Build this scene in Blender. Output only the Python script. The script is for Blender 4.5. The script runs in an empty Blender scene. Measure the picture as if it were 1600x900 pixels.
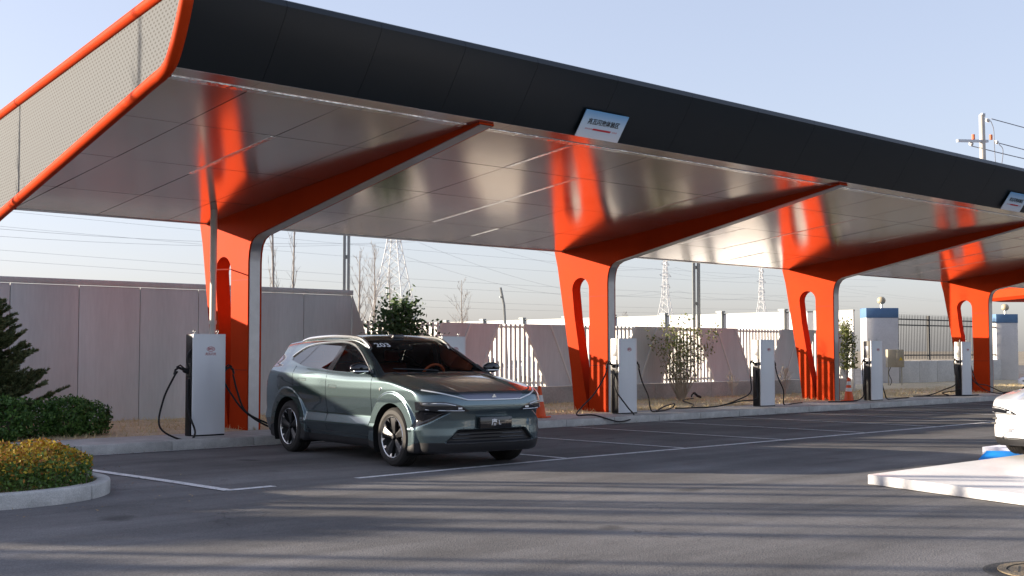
import bpy, bmesh, math, random
import numpy as np
from mathutils import Vector, Matrix

# ------------------------------------------------------------------ scene, camera, sky, sun, exposure
SC = bpy.context.scene
COL = SC.collection
random.seed(7)
rng = np.random.default_rng(7)

cam_d = bpy.data.cameras.new('camera')
cam = bpy.data.objects.new('camera', cam_d)
COL.objects.link(cam)
SC.camera = cam
YAW, PITCH = 0.7635, 0.0499
cam.location = (0, 0, 1.575)
cam.rotation_euler = (math.pi / 2 + PITCH, 0, -YAW)
cam_d.sensor_width = 36.0
cam_d.lens = 1960.4 / 1600 * 36
cam_d.clip_start = 0.1
cam_d.clip_end = 5000

SUN_EL = math.radians(11.5)
SUN_AZ = (-0.64, 0.768)                      # horizontal direction towards the sun
wd = bpy.data.worlds.new('World')
SC.world = wd
wd.use_nodes = True
wn = wd.node_tree
bg = wn.nodes['Background']
sky = wn.nodes.new('ShaderNodeTexSky')
sky.sky_type = 'NISHITA'
sky.sun_disc = False
sky.sun_elevation = SUN_EL
sky.sun_rotation = math.atan2(SUN_AZ[0], SUN_AZ[1])
sky.altitude = 50
sky.air_density = 1.0
sky.dust_density = 1.6
sky.ozone_density = 2.2
# hazy air: the sky's colours are paler and its gradient flatter than clean air gives
hs = wn.nodes.new('ShaderNodeHueSaturation'); hs.inputs['Saturation'].default_value = 0.80
gm = wn.nodes.new('ShaderNodeGamma'); gm.inputs[1].default_value = 0.55
tn = wn.nodes.new('ShaderNodeMix'); tn.data_type = 'RGBA'; tn.blend_type = 'MULTIPLY'; tn.inputs[0].default_value = 1.0
tn.inputs[7].default_value = (0.485, 0.475, 0.537, 1)
wn.links.new(sky.outputs[0], hs.inputs['Color']); wn.links.new(hs.outputs[0], gm.inputs[0])
wn.links.new(gm.outputs[0], tn.inputs[6]); wn.links.new(tn.outputs[2], bg.inputs[0])
bg.inputs[1].default_value = 0.15

sun_d = bpy.data.lights.new('sun', 'SUN')
sun_d.energy = 2.0
sun_d.angle = math.radians(0.5)
sun_d.color = (1.0, 0.86, 0.68)
sun = bpy.data.objects.new('sun', sun_d)
COL.objects.link(sun)
to_sun = Vector((SUN_AZ[0] * math.cos(SUN_EL), SUN_AZ[1] * math.cos(SUN_EL), math.sin(SUN_EL)))
sun.rotation_euler = to_sun.to_track_quat('Z', 'Y').to_euler()
sun.location = (-20, 30, 25)

SC.view_settings.view_transform = 'Standard'
SC.view_settings.look = 'None'
SC.view_settings.exposure = 2.64
SC.view_settings.gamma = 1.0
SC.render.engine = 'CYCLES'
SC.cycles.use_denoising = True
SC.cycles.max_bounces = 8
SC.cycles.transparent_max_bounces = 16
SC.cycles.caustics_reflective = False
SC.cycles.caustics_refractive = False

# ------------------------------------------------------------------ materials
MATS = {}
def mat(name, col, rough=0.6, metal=0.0, var=0.0, vscale=3.0, bump=0.0, bscale=40.0, spec=0.5, coat=0.0,
        col2=None, stretch=None, thr=(0.3, 0.7), rvar=0.0, fine=0.0, fscale=200.0):
    if name in MATS: return MATS[name]
    m = bpy.data.materials.new(name); m.use_nodes = True
    nt = m.node_tree; b = nt.nodes['Principled BSDF']
    b.inputs['Base Color'].default_value = (*col, 1)
    b.inputs['Roughness'].default_value = rough
    b.inputs['Metallic'].default_value = metal
    b.inputs['Specular IOR Level'].default_value = spec
    b.inputs['Coat Weight'].default_value = coat
    b.inputs['Coat Roughness'].default_value = 0.03
    tc = nt.nodes.new('ShaderNodeTexCoord')
    vec = tc.outputs['Object']
    if stretch:
        mp = nt.nodes.new('ShaderNodeMapping'); mp.inputs['Scale'].default_value = stretch
        nt.links.new(vec, mp.inputs[0]); vec = mp.outputs[0]
    last = None
    if var > 0 or col2:
        n = nt.nodes.new('ShaderNodeTexNoise'); n.inputs['Scale'].default_value = vscale
        n.inputs['Detail'].default_value = 6; n.inputs['Roughness'].default_value = 0.6
        nt.links.new(vec, n.inputs['Vector'])
        r = nt.nodes.new('ShaderNodeValToRGB')
        c2 = col2 if col2 else tuple(max(0, c * (1 + var)) for c in col)
        c1 = col if col2 else tuple(c * (1 - var) for c in col)
        r.color_ramp.elements[0].position = thr[0]; r.color_ramp.elements[1].position = thr[1]
        r.color_ramp.elements[0].color = (*c1, 1); r.color_ramp.elements[1].color = (*c2, 1)
        nt.links.new(n.outputs['Fac'], r.inputs[0])
        last = r.outputs[0]
        if rvar:
            mr = nt.nodes.new('ShaderNodeMapRange')
            mr.inputs[3].default_value = max(0.02, rough - rvar); mr.inputs[4].default_value = min(1, rough + rvar)
            nt.links.new(n.outputs['Fac'], mr.inputs[0]); nt.links.new(mr.outputs[0], b.inputs['Roughness'])
    if fine > 0:
        n2 = nt.nodes.new('ShaderNodeTexNoise'); n2.inputs['Scale'].default_value = fscale
        n2.inputs['Detail'].default_value = 3
        nt.links.new(vec, n2.inputs['Vector'])
        mr = nt.nodes.new('ShaderNodeMapRange')
        mr.inputs[1].default_value = 0.3; mr.inputs[2].default_value = 0.7
        mr.inputs[3].default_value = 1 - fine; mr.inputs[4].default_value = 1 + fine
        nt.links.new(n2.outputs['Fac'], mr.inputs[0])
        mx = nt.nodes.new('ShaderNodeMix'); mx.data_type = 'RGBA'; mx.blend_type = 'MULTIPLY'
        mx.inputs[0].default_value = 1
        if last: nt.links.new(last, mx.inputs[6])
        else: mx.inputs[6].default_value = (*col, 1)
        nt.links.new(mr.outputs[0], mx.inputs[7])
        last = mx.outputs[2]
    if last: nt.links.new(last, b.inputs['Base Color'])
    if bump > 0:
        n3 = nt.nodes.new('ShaderNodeTexNoise'); n3.inputs['Scale'].default_value = bscale
        n3.inputs['Detail'].default_value = 4
        nt.links.new(vec, n3.inputs['Vector'])
        bp = nt.nodes.new('ShaderNodeBump'); bp.inputs['Strength'].default_value = bump
        bp.inputs['Distance'].default_value = 0.02
        nt.links.new(n3.outputs['Fac'], bp.inputs['Height']); nt.links.new(bp.outputs[0], b.inputs['Normal'])
    MATS[name] = m
    return m

def leaf_mat(name, c1, c2, trans=0.25, rough=0.55):
    """foliage: colour varies from leaf to leaf (random per mesh island)"""
    if name in MATS: return MATS[name]
    m = bpy.data.materials.new(name); m.use_nodes = True
    nt = m.node_tree; b = nt.nodes['Principled BSDF']; out = nt.nodes['Material Output']
    g = nt.nodes.new('ShaderNodeNewGeometry')
    r = nt.nodes.new('ShaderNodeValToRGB')
    r.color_ramp.elements[0].color = (*c1, 1); r.color_ramp.elements[1].color = (*c2, 1)
    nt.links.new(g.outputs['Random Per Island'], r.inputs[0])
    nt.links.new(r.outputs[0], b.inputs['Base Color'])
    b.inputs['Roughness'].default_value = rough
    t = nt.nodes.new('ShaderNodeBsdfTranslucent'); nt.links.new(r.outputs[0], t.inputs[0])
    mx = nt.nodes.new('ShaderNodeMixShader'); mx.inputs[0].default_value = trans
    nt.links.new(b.outputs[0], mx.inputs[1]); nt.links.new(t.outputs[0], mx.inputs[2])
    nt.links.new(mx.outputs[0], out.inputs[0])
    MATS[name] = m
    return m

def glass_mat(name, tint, gloss, rough=0.02):
    """thin pane: clear tinted pass-through under a mirror coat that follows Fresnel"""
    if name in MATS: return MATS[name]
    m = bpy.data.materials.new(name); m.use_nodes = True
    nt = m.node_tree; nt.nodes.remove(nt.nodes['Principled BSDF']); out = nt.nodes['Material Output']
    tr = nt.nodes.new('ShaderNodeBsdfTransparent'); tr.inputs[0].default_value = (*tint, 1)
    gl = nt.nodes.new('ShaderNodeBsdfGlossy'); gl.inputs['Roughness'].default_value = rough
    lw = nt.nodes.new('ShaderNodeFresnel'); lw.inputs[0].default_value = gloss
    mx = nt.nodes.new('ShaderNodeMixShader')
    nt.links.new(lw.outputs[0], mx.inputs[0]); nt.links.new(tr.outputs[0], mx.inputs[1]); nt.links.new(gl.outputs[0], mx.inputs[2])
    nt.links.new(mx.outputs[0], out.inputs[0])
    MATS[name] = m
    return m

# ------------------------------------------------------------------ object helpers
def tag(o, label=None, cat=None, group=None, kind=None):
    if label: o['label'] = label
    if cat: o['category'] = cat
    if group: o['group'] = group
    if kind: o['kind'] = kind
    return o
def thing(name, loc=(0, 0, 0), rz=0.0, label=None, cat=None, group=None):
    o = bpy.data.objects.new(name, None); COL.objects.link(o)
    o.empty_display_size = 0.2
    o.location = loc; o.rotation_euler = (0, 0, rz)
    return tag(o, label, cat, group)
def copy_tree(o, parent=None, links=None):
    c = o.copy(); COL.objects.link(c)
    if parent is not None:
        c.parent = parent; c.matrix_parent_inverse = o.matrix_parent_inverse.copy()
    for ch in list(o.children): copy_tree(ch, c)
    return c
def link(name, me, parent=None):
    o = bpy.data.objects.new(name, me); COL.objects.link(o)
    if parent is not None: o.parent = parent
    return o

class MB:
    """collects plain geometry and links it as one mesh object"""
    def __init__(self): self.v = []; self.f = []
    def add(self, vs, fs):
        n = len(self.v); self.v += [tuple(p) for p in vs]; self.f += [tuple(i + n for i in f) for f in fs]; return self
    def box(self, x0, x1, y0, y1, z0, z1, M=None):
        vs = [(x, y, z) for z in (z0, z1) for (x, y) in ((x0, y0), (x1, y0), (x1, y1), (x0, y1))]
        if M is not None: vs = [tuple(M @ Vector(p)) for p in vs]
        return self.add(vs, [(3, 2, 1, 0), (4, 5, 6, 7), (0, 1, 5, 4), (1, 2, 6, 5), (2, 3, 7, 6), (3, 0, 4, 7)])
    def prism(self, poly, a0, a1, axis='x'):
        """poly extruded along an axis; poly in the two other axes (x: (y,z), y: (x,z), z: (x,y))"""
        n = len(poly)
        mk = {'x': lambda a, p: (a, p[0], p[1]), 'y': lambda a, p: (p[0], a, p[1]), 'z': lambda a, p: (p[0], p[1], a)}[axis]
        vs = [mk(a0, p) for p in poly] + [mk(a1, p) for p in poly]
        fs = [tuple(range(n))[::-1], tuple(range(n, 2 * n))] + [(i, (i + 1) % n, (i + 1) % n + n, i + n) for i in range(n)]
        return self.add(vs, fs)
    def tube(self, pts, r, n=8, closed=False, caps=True):
        pts = [Vector(p) for p in pts]; k = len(pts)
        rs = r if isinstance(r, (list, tuple)) else [r] * k
        up = None; rings = []
        for i, p in enumerate(pts):
            a = pts[(i - 1) % k] if (i or closed) else p
            b = pts[(i + 1) % k] if (i < k - 1 or closed) else p
            d = (b - a)
            d = d.normalized() if d.length > 1e-9 else Vector((0, 0, 1))
            if up is None:
                up = Vector((0, 0, 1)) if abs(d.z) < 0.9 else Vector((1, 0, 0))
            s = d.cross(up)
            if s.length < 1e-6: s = d.orthogonal()
            s.normalize(); up = s.cross(d).normalized()
            rings.append([p + rs[i] * (math.cos(t) * s + math.sin(t) * up) for t in [2 * math.pi * j / n for j in range(n)]])
        vs = [q for ring in rings for q in ring]; fs = []
        for i in range(k if closed else k - 1):
            i2 = (i + 1) % k
            for j in range(n):
                j2 = (j + 1) % n
                fs.append((i * n + j, i2 * n + j, i2 * n + j2, i * n + j2))
        if caps and not closed:
            fs.append(tuple(range(n))); fs.append(tuple(range((k - 1) * n, k * n))[::-1])
        return self.add(vs, fs)
    def lathe(self, prof, n=24, M=None):
        """profile of (radius, height) turned about z"""
        vs = []; k = len(prof)
        for (r, z) in prof:
            for j in range(n):
                t = 2 * math.pi * j / n
                p = Vector((r * math.cos(t), r * math.sin(t), z)); vs.append(tuple(M @ p) if M is not None else tuple(p))
        fs = [(i * n + j, i * n + (j + 1) % n, (i + 1) * n + (j + 1) % n, (i + 1) * n + j) for i in range(k - 1) for j in range(n)]
        return self.add(vs, fs)
    def build(self, name, m, parent=None, smooth=False, bevel=0.0, segs=2, angle=35, fix=True):
        me = bpy.data.meshes.new(name); me.from_pydata(self.v, [], self.f); me.update()
        if fix or bevel:
            bm = bmesh.new(); bm.from_mesh(me)
            bmesh.ops.remove_doubles(bm, verts=bm.verts, dist=1e-6)
            bmesh.ops.recalc_face_normals(bm, faces=bm.faces)
            if bevel > 0:
                es = [e for e in bm.edges if len(e.link_faces) == 2 and e.calc_face_angle(0) > math.radians(30)]
                bmesh.ops.bevel(bm, geom=es, offset=bevel, segments=segs, affect='EDGES', profile=0.5, clamp_overlap=True)
            bm.to_mesh(me); bm.free()
        if smooth or bevel:
            me.shade_smooth(); me.set_sharp_from_angle(angle=math.radians(angle))
        if m: me.materials.append(m)
        return link(name, me, parent)

def np_mesh(name, V, F, m, parent=None, N=None, smooth=False):
    """fast mesh from numpy arrays; F is (k,3) or (k,4)"""
    me = bpy.data.meshes.new(name)
    V = np.asarray(V, np.float32); F = np.asarray(F, np.int32); k, s = F.shape
    me.vertices.add(len(V)); me.vertices.foreach_set('co', V.ravel())
    me.loops.add(k * s); me.loops.foreach_set('vertex_index', F.ravel())
    me.polygons.add(k); me.polygons.foreach_set('loop_start', np.arange(0, k * s, s, dtype=np.int32))
    me.update(calc_edges=True); me.validate()
    if N is not None or smooth: me.shade_smooth()
    if N is not None: me.normals_split_custom_set_from_vertices(np.asarray(N, np.float32).tolist())
    if m: me.materials.append(m)
    return link(name, me, parent)

FONT_CJK = None
def text_mesh(name, s, size, m, parent, M, depth=0.002, align='CENTER', bold=0.0):
    cu = bpy.data.curves.new('tmp', 'FONT'); cu.body = s; cu.size = size
    cu.align_x = align; cu.align_y = 'CENTER'; cu.extrude = depth; cu.offset = bold; cu.resolution_u = 3
    ob = bpy.data.objects.new('tmp', cu); COL.objects.link(ob)
    dg = bpy.context.evaluated_depsgraph_get()
    me = bpy.data.meshes.new_from_object(ob.evaluated_get(dg))
    bpy.data.objects.remove(ob); bpy.data.curves.remove(cu)
    me.name = name; me.materials.clear(); me.materials.append(m)
    me.transform(M)
    return link(name, me, parent)

def frame(o, ex, ez):
    """matrix with local x = ex, local y = ez (up in the text), local z = ex x ez, origin o"""
    ex = Vector(ex).normalized(); ey = Vector(ez); ey = (ey - ex * ey.dot(ex)).normalized(); n = ex.cross(ey)
    return Matrix(((ex.x, ey.x, n.x, o[0]), (ex.y, ey.y, n.y, o[1]), (ex.z, ey.z, n.z, o[2]), (0, 0, 0, 1)))

def smooth_path(pts, n=6):
    """Catmull-Rom through the points"""
    P = [np.array(p, float) for p in pts]; P = [2 * P[0] - P[1]] + P + [2 * P[-1] - P[-2]]
    out = []
    for i in range(1, len(P) - 2):
        for t in np.linspace(0, 1, n, endpoint=False):
            a, b, c, d = P[i - 1], P[i], P[i + 1], P[i + 2]
            out.append(tuple(0.5 * (2 * b + (c - a) * t + (2 * a - 5 * b + 4 * c - d) * t * t + (3 * b - a - 3 * c + d) * t ** 3)))
    out.append(tuple(P[-2]))
    return out

def quads(centres, ax, ay):
    """one little four-sided leaf per centre with half axes ax, ay"""
    c = np.asarray(centres); n = len(c)
    V = np.stack([c - ax, c - ay * 0.9, c + ax, c + ay * 0.9], 1).reshape(-1, 3)
    return V, np.arange(n * 4).reshape(n, 4)

def rand_dirs(n, flat=1.0):
    d = rng.normal(size=(n, 3)); d[:, 2] *= flat
    return d / np.linalg.norm(d, axis=1)[:, None]
def leaf_cloud(centres, size, elong=1.6, flat=1.0):
    n = len(centres); a = rand_dirs(n, flat); b = np.cross(a, rand_dirs(n)); b /= np.linalg.norm(b, axis=1)[:, None]
    s = size * rng.uniform(0.6, 1.3, n)[:, None]
    return quads(centres, a * s * elong, b * s)
# ------------------------------------------------------------------ ground, kerbs, markings
def asphalt():
    """worn paving: patches, drive streaks, stone speckle, hairline cracks, oil spots"""
    m = bpy.data.materials.new('asphalt'); m.use_nodes = True; nt = m.node_tree; L_ = nt.links.new; b = nt.nodes['Principled BSDF']
    b.inputs['Roughness'].default_value = 0.86; b.inputs['Specular IOR Level'].default_value = 0.28
    tc = nt.nodes.new('ShaderNodeTexCoord')
    def noise(scale, detail=5, st=None, rough=0.6):
        v = tc.outputs['Object']
        if st:
            mp = nt.nodes.new('ShaderNodeMapping'); mp.inputs['Scale'].default_value = st; mp.inputs['Rotation'].default_value = (0, 0, 0.25); L_(v, mp.inputs[0]); v = mp.outputs[0]
        n = nt.nodes.new('ShaderNodeTexNoise'); n.inputs['Scale'].default_value = scale; n.inputs['Detail'].default_value = detail; n.inputs['Roughness'].default_value = rough; L_(v, n.inputs['Vector']); return n.outputs['Fac']
    def rng_(x, a, b_, c, d):
        r = nt.nodes.new('ShaderNodeMapRange'); L_(x, r.inputs[0])
        for i, q in enumerate((a, b_, c, d)): r.inputs[i + 1].default_value = q
        return r.outputs[0]
    def mul(a, c):
        n = nt.nodes.new('ShaderNodeMath'); n.operation = 'MULTIPLY'; L_(a, n.inputs[0]); L_(c, n.inputs[1]); return n.outputs[0]
    f = rng_(noise(0.35), 0.35, 0.65, 0.76, 1.16)
    f = mul(f, rng_(noise(1.6, 6), 0.3, 0.7, 0.90, 1.10))
    f = mul(f, rng_(noise(0.9, 4, (0.16, 1.6, 1)), 0.40, 0.62, 0.78, 1.08))
    f = mul(f, rng_(noise(55, 3), 0.3, 0.7, 0.88, 1.12))
    vo = nt.nodes.new('ShaderNodeTexVoronoi'); vo.inputs['Scale'].default_value = 75; L_(tc.outputs['Object'], vo.inputs['Vector'])
    f = mul(f, rng_(vo.outputs['Color'], 0.0, 1.0, 0.80, 1.22))
    ce = nt.nodes.new('ShaderNodeTexVoronoi'); ce.feature = 'DISTANCE_TO_EDGE'; ce.inputs['Scale'].default_value = 0.30
    nz = nt.nodes.new('ShaderNodeTexNoise'); nz.inputs['Scale'].default_value = 1.3; nz.inputs['Detail'].default_value = 6; L_(tc.outputs['Object'], nz.inputs['Vector'])
    ad = nt.nodes.new('ShaderNodeMix'); ad.data_type = 'RGBA'; ad.blend_type = 'LINEAR_LIGHT'; ad.inputs[0].default_value = 0.55; L_(tc.outputs['Object'], ad.inputs[6]); L_(nz.outputs['Color'], ad.inputs[7]); L_(ad.outputs[2], ce.inputs['Vector'])
    cr = rng_(ce.outputs['Distance'], 0.0, 0.0035, 0.55, 1.0)
    msk = rng_(noise(0.22, 2), 0.50, 0.58, 0.0, 1.0)
    mx = nt.nodes.new('ShaderNodeMix'); L_(msk, mx.inputs[0]); mx.inputs[2].default_value = 1.0; L_(cr, mx.inputs[3]); f = mul(f, mx.outputs[0])
    f = mul(f, rng_(noise(0.75, 2), 0.27, 0.34, 0.55, 1.0))
    cm = nt.nodes.new('ShaderNodeMix'); cm.data_type = 'RGBA'; cm.blend_type = 'MULTIPLY'; cm.inputs[0].default_value = 1.0
    cm.inputs[6].default_value = (0.166, 0.159, 0.157, 1); L_(f, cm.inputs[7]); L_(cm.outputs[2], b.inputs['Base Color'])
    bp = nt.nodes.new('ShaderNodeBump'); bp.inputs['Strength'].default_value = 0.3; bp.inputs['Distance'].default_value = 0.010
    L_(vo.outputs['Distance'], bp.inputs['Height']); L_(bp.outputs[0], b.inputs['Normal'])
    MATS['asphalt'] = m
    return m
M_asphalt = asphalt()
M_conc = mat('concrete', (0.52, 0.50, 0.47), 0.85, var=0.2, vscale=2.5, bump=0.25, bscale=60, fine=0.15, fscale=60)
M_kerb = mat('kerb_concrete', (0.50, 0.485, 0.46), 0.88, var=0.22, vscale=3.5, bump=0.3, bscale=50, fine=0.18, fscale=80)
M_line = mat('line_paint', (0.26, 0.25, 0.245), 0.75, col2=(0.74, 0.72, 0.71), vscale=9, thr=(0.30, 0.47), fine=0.22, fscale=60)
M_soil = mat('dry_soil', (0.54, 0.42, 0.26), 0.95, col2=(0.74, 0.61, 0.40), vscale=2.2, bump=0.6, bscale=25, fine=0.3, fscale=30)

def ground_sheet():
    # tensor grid, fine near the camera, out to the horizon
    o = MB().add([(-2500, -2500, 0), (2500, -2500, 0), (2500, 2500, 0), (-2500, 2500, 0)], [(0, 1, 2, 3)]).build('ground', M_asphalt, fix=False)
    tag(o, kind='structure')
ground_sheet()
# far fields beyond the yard: a dry earth sheet just above the asphalt
M_field = mat('field_soil', (0.24, 0.19, 0.13), 0.95, col2=(0.34, 0.28, 0.19), vscale=0.05, bump=0.0)
o = MB().add([(-600, 60, 0.006), (2400, 60, 0.006), (2400, 2400, 0.006), (-600, 2400, 0.006)], [(0, 1, 2, 3)]).build('field', M_field, fix=False)
tag(o, kind='structure')

IC0 = (5.19, 14.0)
KY, KZ, VY = 18.10, 0.147, 19.62          # kerb face, kerb top, where the grass starts
kerb = tag(MB().box(-4, 56, KY + 0.30, VY, 0.0, KZ - 0.004).build('pavement', M_conc), kind='structure')
kr = bpy.data.objects.new('kerb', None); COL.objects.link(kr); kr.location = (0, KY, 0); tag(kr, kind='structure')
L = 1.49
for i in range(40):
    x0 = -3.6 + i * 1.5
    k = MB().box(0, L, 0, 0.294, -0.05, KZ).build('kerb_stone', M_kerb, kr, bevel=0.012) if i == 0 else None
    if i == 0: proto = k
    else:
        k = proto.copy(); COL.objects.link(k)
    k.location = (x0, rng.uniform(-0.004, 0.004), rng.uniform(-0.003, 0.003)); k.rotation_euler = (0, 0, rng.uniform(-0.002, 0.002))
# grassy verge between pavement and wall
V = []; F = []
nx, ny = 150, 8
for i in range(nx + 1):
    for j in range(ny + 1):
        x = -6 + 66 * i / nx; y = VY + 0.003 + (26.4 - VY) * j / ny
        z = KZ - 0.012 + 0.05 * (y - VY) / 3 + (0 if j == 0 else rng.uniform(-0.012, 0.018))
        V.append((x, y, z))
for i in range(nx):
    for j in range(ny):
        a = i * (ny + 1) + j; F.append((a, a + ny + 1, a + ny + 2, a + 1))
verge = MB().add(V, F).build('verge', M_soil, smooth=True, fix=False); tag(verge, kind='structure')
# dry grass blades
n = 26000
x = rng.uniform(8, 52, n); y = VY + 0.02 + rng.uniform(0, 1, n) ** 1.0 * 3.5
clump = (np.sin(x * 2.1 + 3 * np.sin(y * 1.7)) + np.sin(y * 3.3 + x * 0.7) + rng.normal(0, 0.8, n)) > -0.6
x = x[clump]; y = y[clump]; n = len(x)
z = KZ - 0.012 + 0.05 * (y - VY) / 3
h = rng.uniform(0.03, 0.12, n); wv = rng.uniform(0.004, 0.012, n)
ang = rng.uniform(0, 6.28, n); lean = rng.normal(0, 0.7, (n, 2)) * h[:, None]
dx = np.stack([np.cos(ang) * wv, np.sin(ang) * wv, np.zeros(n)], 1)
base = np.stack([x, y, z - 0.01], 1); tip = base + np.stack([lean[:, 0], lean[:, 1], h], 1)
V = np.stack([base - dx, base + dx, tip], 1).reshape(-1, 3)
M_grass = leaf_mat('dry_grass', (0.58, 0.44, 0.22), (0.85, 0.72, 0.44), 0.2, 0.8)
g = np_mesh('dry_grass', V, np.arange(3 * n).reshape(n, 3), M_grass); tag(g, 'short dry yellow grass on the verge between kerb and fence', 'grass', kind='stuff')

# windblown leaves and grit along the kerbs
n = 1500
x = np.concatenate([rng.uniform(6, 40, 900), rng.uniform(2.5, 8.0, 600)]); y = np.concatenate([KY - np.abs(rng.normal(0, 0.16, 900)) - 0.01, rng.uniform(11.6, 16.5, 600)])
ok = ~((x < IC0[0] + 1.55) & (np.abs(y - IC0[1]) < 1.55)) & (rng.random(n) < 0.8)
cc = np.stack([x, y, np.full(n, 0.016)], 1)[ok]; cc[:, 2] += rng.uniform(0, 0.01, len(cc))
a_ = rng.uniform(0, 6.28, len(cc)); s_ = rng.uniform(0.006, 0.020, len(cc))[:, None]
V, F = quads(cc, np.stack([np.cos(a_), np.sin(a_), rng.normal(0, .25, len(cc))], 1) * s_, np.stack([-np.sin(a_), np.cos(a_), rng.normal(0, .25, len(cc))], 1) * s_ * .5)
g = np_mesh('leaf_litter', V, F, leaf_mat('litter', (0.16, 0.09, 0.04), (0.42, 0.30, 0.16), 0.1, 0.8)); tag(g, 'scattered dry leaves and grit along the kerb and island', 'leaf litter', kind='stuff')

# painted lines (thin sheets, 4 mm up)
SX0, SW, YA = 13.308, 2.763, 12.74         # first stall line, stall width, front line
def line(pts, w, z=0.005):
    mb = MB(); P = [Vector((p[0], p[1], z)) for p in pts]
    vs = []
    for i, p in enumerate(P):
        a = P[max(0, i - 1)]; b = P[min(len(P) - 1, i + 1)]; d = (b - a).normalized(); s = Vector((-d.y, d.x, 0)) * w / 2
        vs += [p - s, p + s]
    mb.add(vs, [(2 * i, 2 * i + 2, 2 * i + 3, 2 * i + 1) for i in range(len(P) - 1)])
    return tag(mb.build('parking_line', M_line, fix=False), kind='structure')
x_left = SX0 - 2 * SW - 0.28
line([(x_left, 12.50), (x_left + 0.65, 12.52)], 0.13)
line([(SX0 - 1.42 * SW, 12.58), (13.4, YA), (22, YA), (46, YA + 0.08)], 0.12)
line([(6.2, KY - 0.10), (40, KY - 0.10)], 0.07, 0.009)
line([(x_left + 0.02, 12.46), (x_left + 0.02, 13.9), (x_left - 0.06, 17.0)], 0.14, 0.009)
for k in range(0, 9):
    X = SX0 + k * SW
    line([(X, YA + 0.05), (X, KY - 0.2)], 0.10, 0.009)

# planting island with its kerb stones
IC, IR = (5.19, 14.0), 1.5
isl = bpy.data.objects.new('island_kerb', None); COL.objects.link(isl); isl.location = (IC[0], IC[1], 0); tag(isl, kind='structure')
def island_pt(s, r):
    """s<0 runs along the straight front edge (minus x); 0..pi round the end"""
    if s < 0: return (s, -r)
    if s > math.pi: return (-(s - math.pi), r)
    return (r * math.sin(s), -r * math.cos(s))
cuts = [-4.9, -3.75, -2.62, -1.48, -0.38, 0.62, 1.25, 1.88, 2.5, math.pi + .15, math.pi + 1.3, math.pi + 2.5, math.pi + 3.7]
for a, b in zip(cuts[:-1], cuts[1:]):
    g_ = 0.006; ss = np.linspace(a + g_, b - g_, 9)
    out = [island_pt(s, IR) for s in ss]; inn = [island_pt(s, IR - 0.155) for s in ss][::-1]
    mb = MB().prism(out + inn, -0.05, 0.155 + rng.uniform(-0.004, 0.004), 'z')
    mb.build('kerb_stone', M_kerb, isl, bevel=0.022, angle=50)
ring = [island_pt(s, IR - 0.16) for s in np.linspace(-4.9, math.pi + 3.7, 40)]
o = MB().prism([(IC[0] + p[0], IC[1] + p[1]) for p in ring], 0.0, 0.10, 'z').build('planting_bed', M_soil); tag(o, kind='structure')

# manhole cover near the camera
mh = thing('manhole_cover', (9.02, 3.80, 0), 0.4, 'round tan manhole cover set in the asphalt in front of the white platform', 'manhole cover')
M_cast = mat('worn_cast', (0.20, 0.155, 0.10), 0.85, var=0.3, vscale=12, bump=0.5, bscale=60)
M_dark_asphalt = mat('fresh_asphalt', (0.03, 0.03, 0.032), 0.9, bump=0.4, bscale=90)
MB().lathe([(0.0, 0.004), (0.50, 0.004), (0.52, 0.0)], 40).build('asphalt_collar', M_dark_asphalt, mh)
MB().lathe([(0.36, 0.006), (0.36, 0.014), (0.42, 0.014), (0.42, 0.006)], 40).build('frame', M_cast, mh, smooth=True)
cv = MB().lathe([(0.0, 0.010), (0.345, 0.010), (0.352, 0.004)], 40)
for i in range(-5, 6):
    w_ = math.sqrt(max(0, 0.32 ** 2 - (i * 0.058) ** 2))
    cv.box(-w_, w_, i * 0.058 - 0.012, i * 0.058 + 0.012, 0.0095, 0.0135)
cv.build('cover', M_cast, mh, fix=False)
# ------------------------------------------------------------------ the charging canopy
M_orange = mat('orange_paint', (0.52, 0.046, 0.008), 0.58, var=0.09, vscale=1.1, bump=0.05, bscale=2.2, rvar=0.06, spec=0.04)
M_ceil = mat('ceiling_metal', (0.66, 0.595, 0.56), 0.165, metal=0.85, var=0.08, vscale=0.5, bump=0.022, bscale=1.1, rvar=0.05)
M_fascia = mat('fascia_panel', (0.003, 0.008, 0.012), 0.40, var=0.12, vscale=0.7, spec=0.45, bump=0.01, bscale=2)
M_strip = mat('brushed_steel', (0.50, 0.50, 0.52), 0.3, metal=0.7, var=0.08, vscale=4)
M_chrome = mat('mirror_channel', (0.80, 0.80, 0.81), 0.08, metal=1.0, bump=0.5, bscale=10)
M_alu = mat('strip_aluminium', (0.92, 0.92, 0.92), 0.10, metal=1.0, bump=1.0, bscale=16)
M_plenum = mat('plenum_black', (0.006, 0.006, 0.006), 0.9)
M_seam = mat('seam_dark', (0.16, 0.015, 0.004), 0.8)
M_roof = mat('roof_sheet', (0.25, 0.26, 0.28), 0.5, metal=0.3)
M_white_pipe = mat('pipe_pvc', (0.62, 0.58, 0.53), 0.5, var=0.08, vscale=3)

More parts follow.
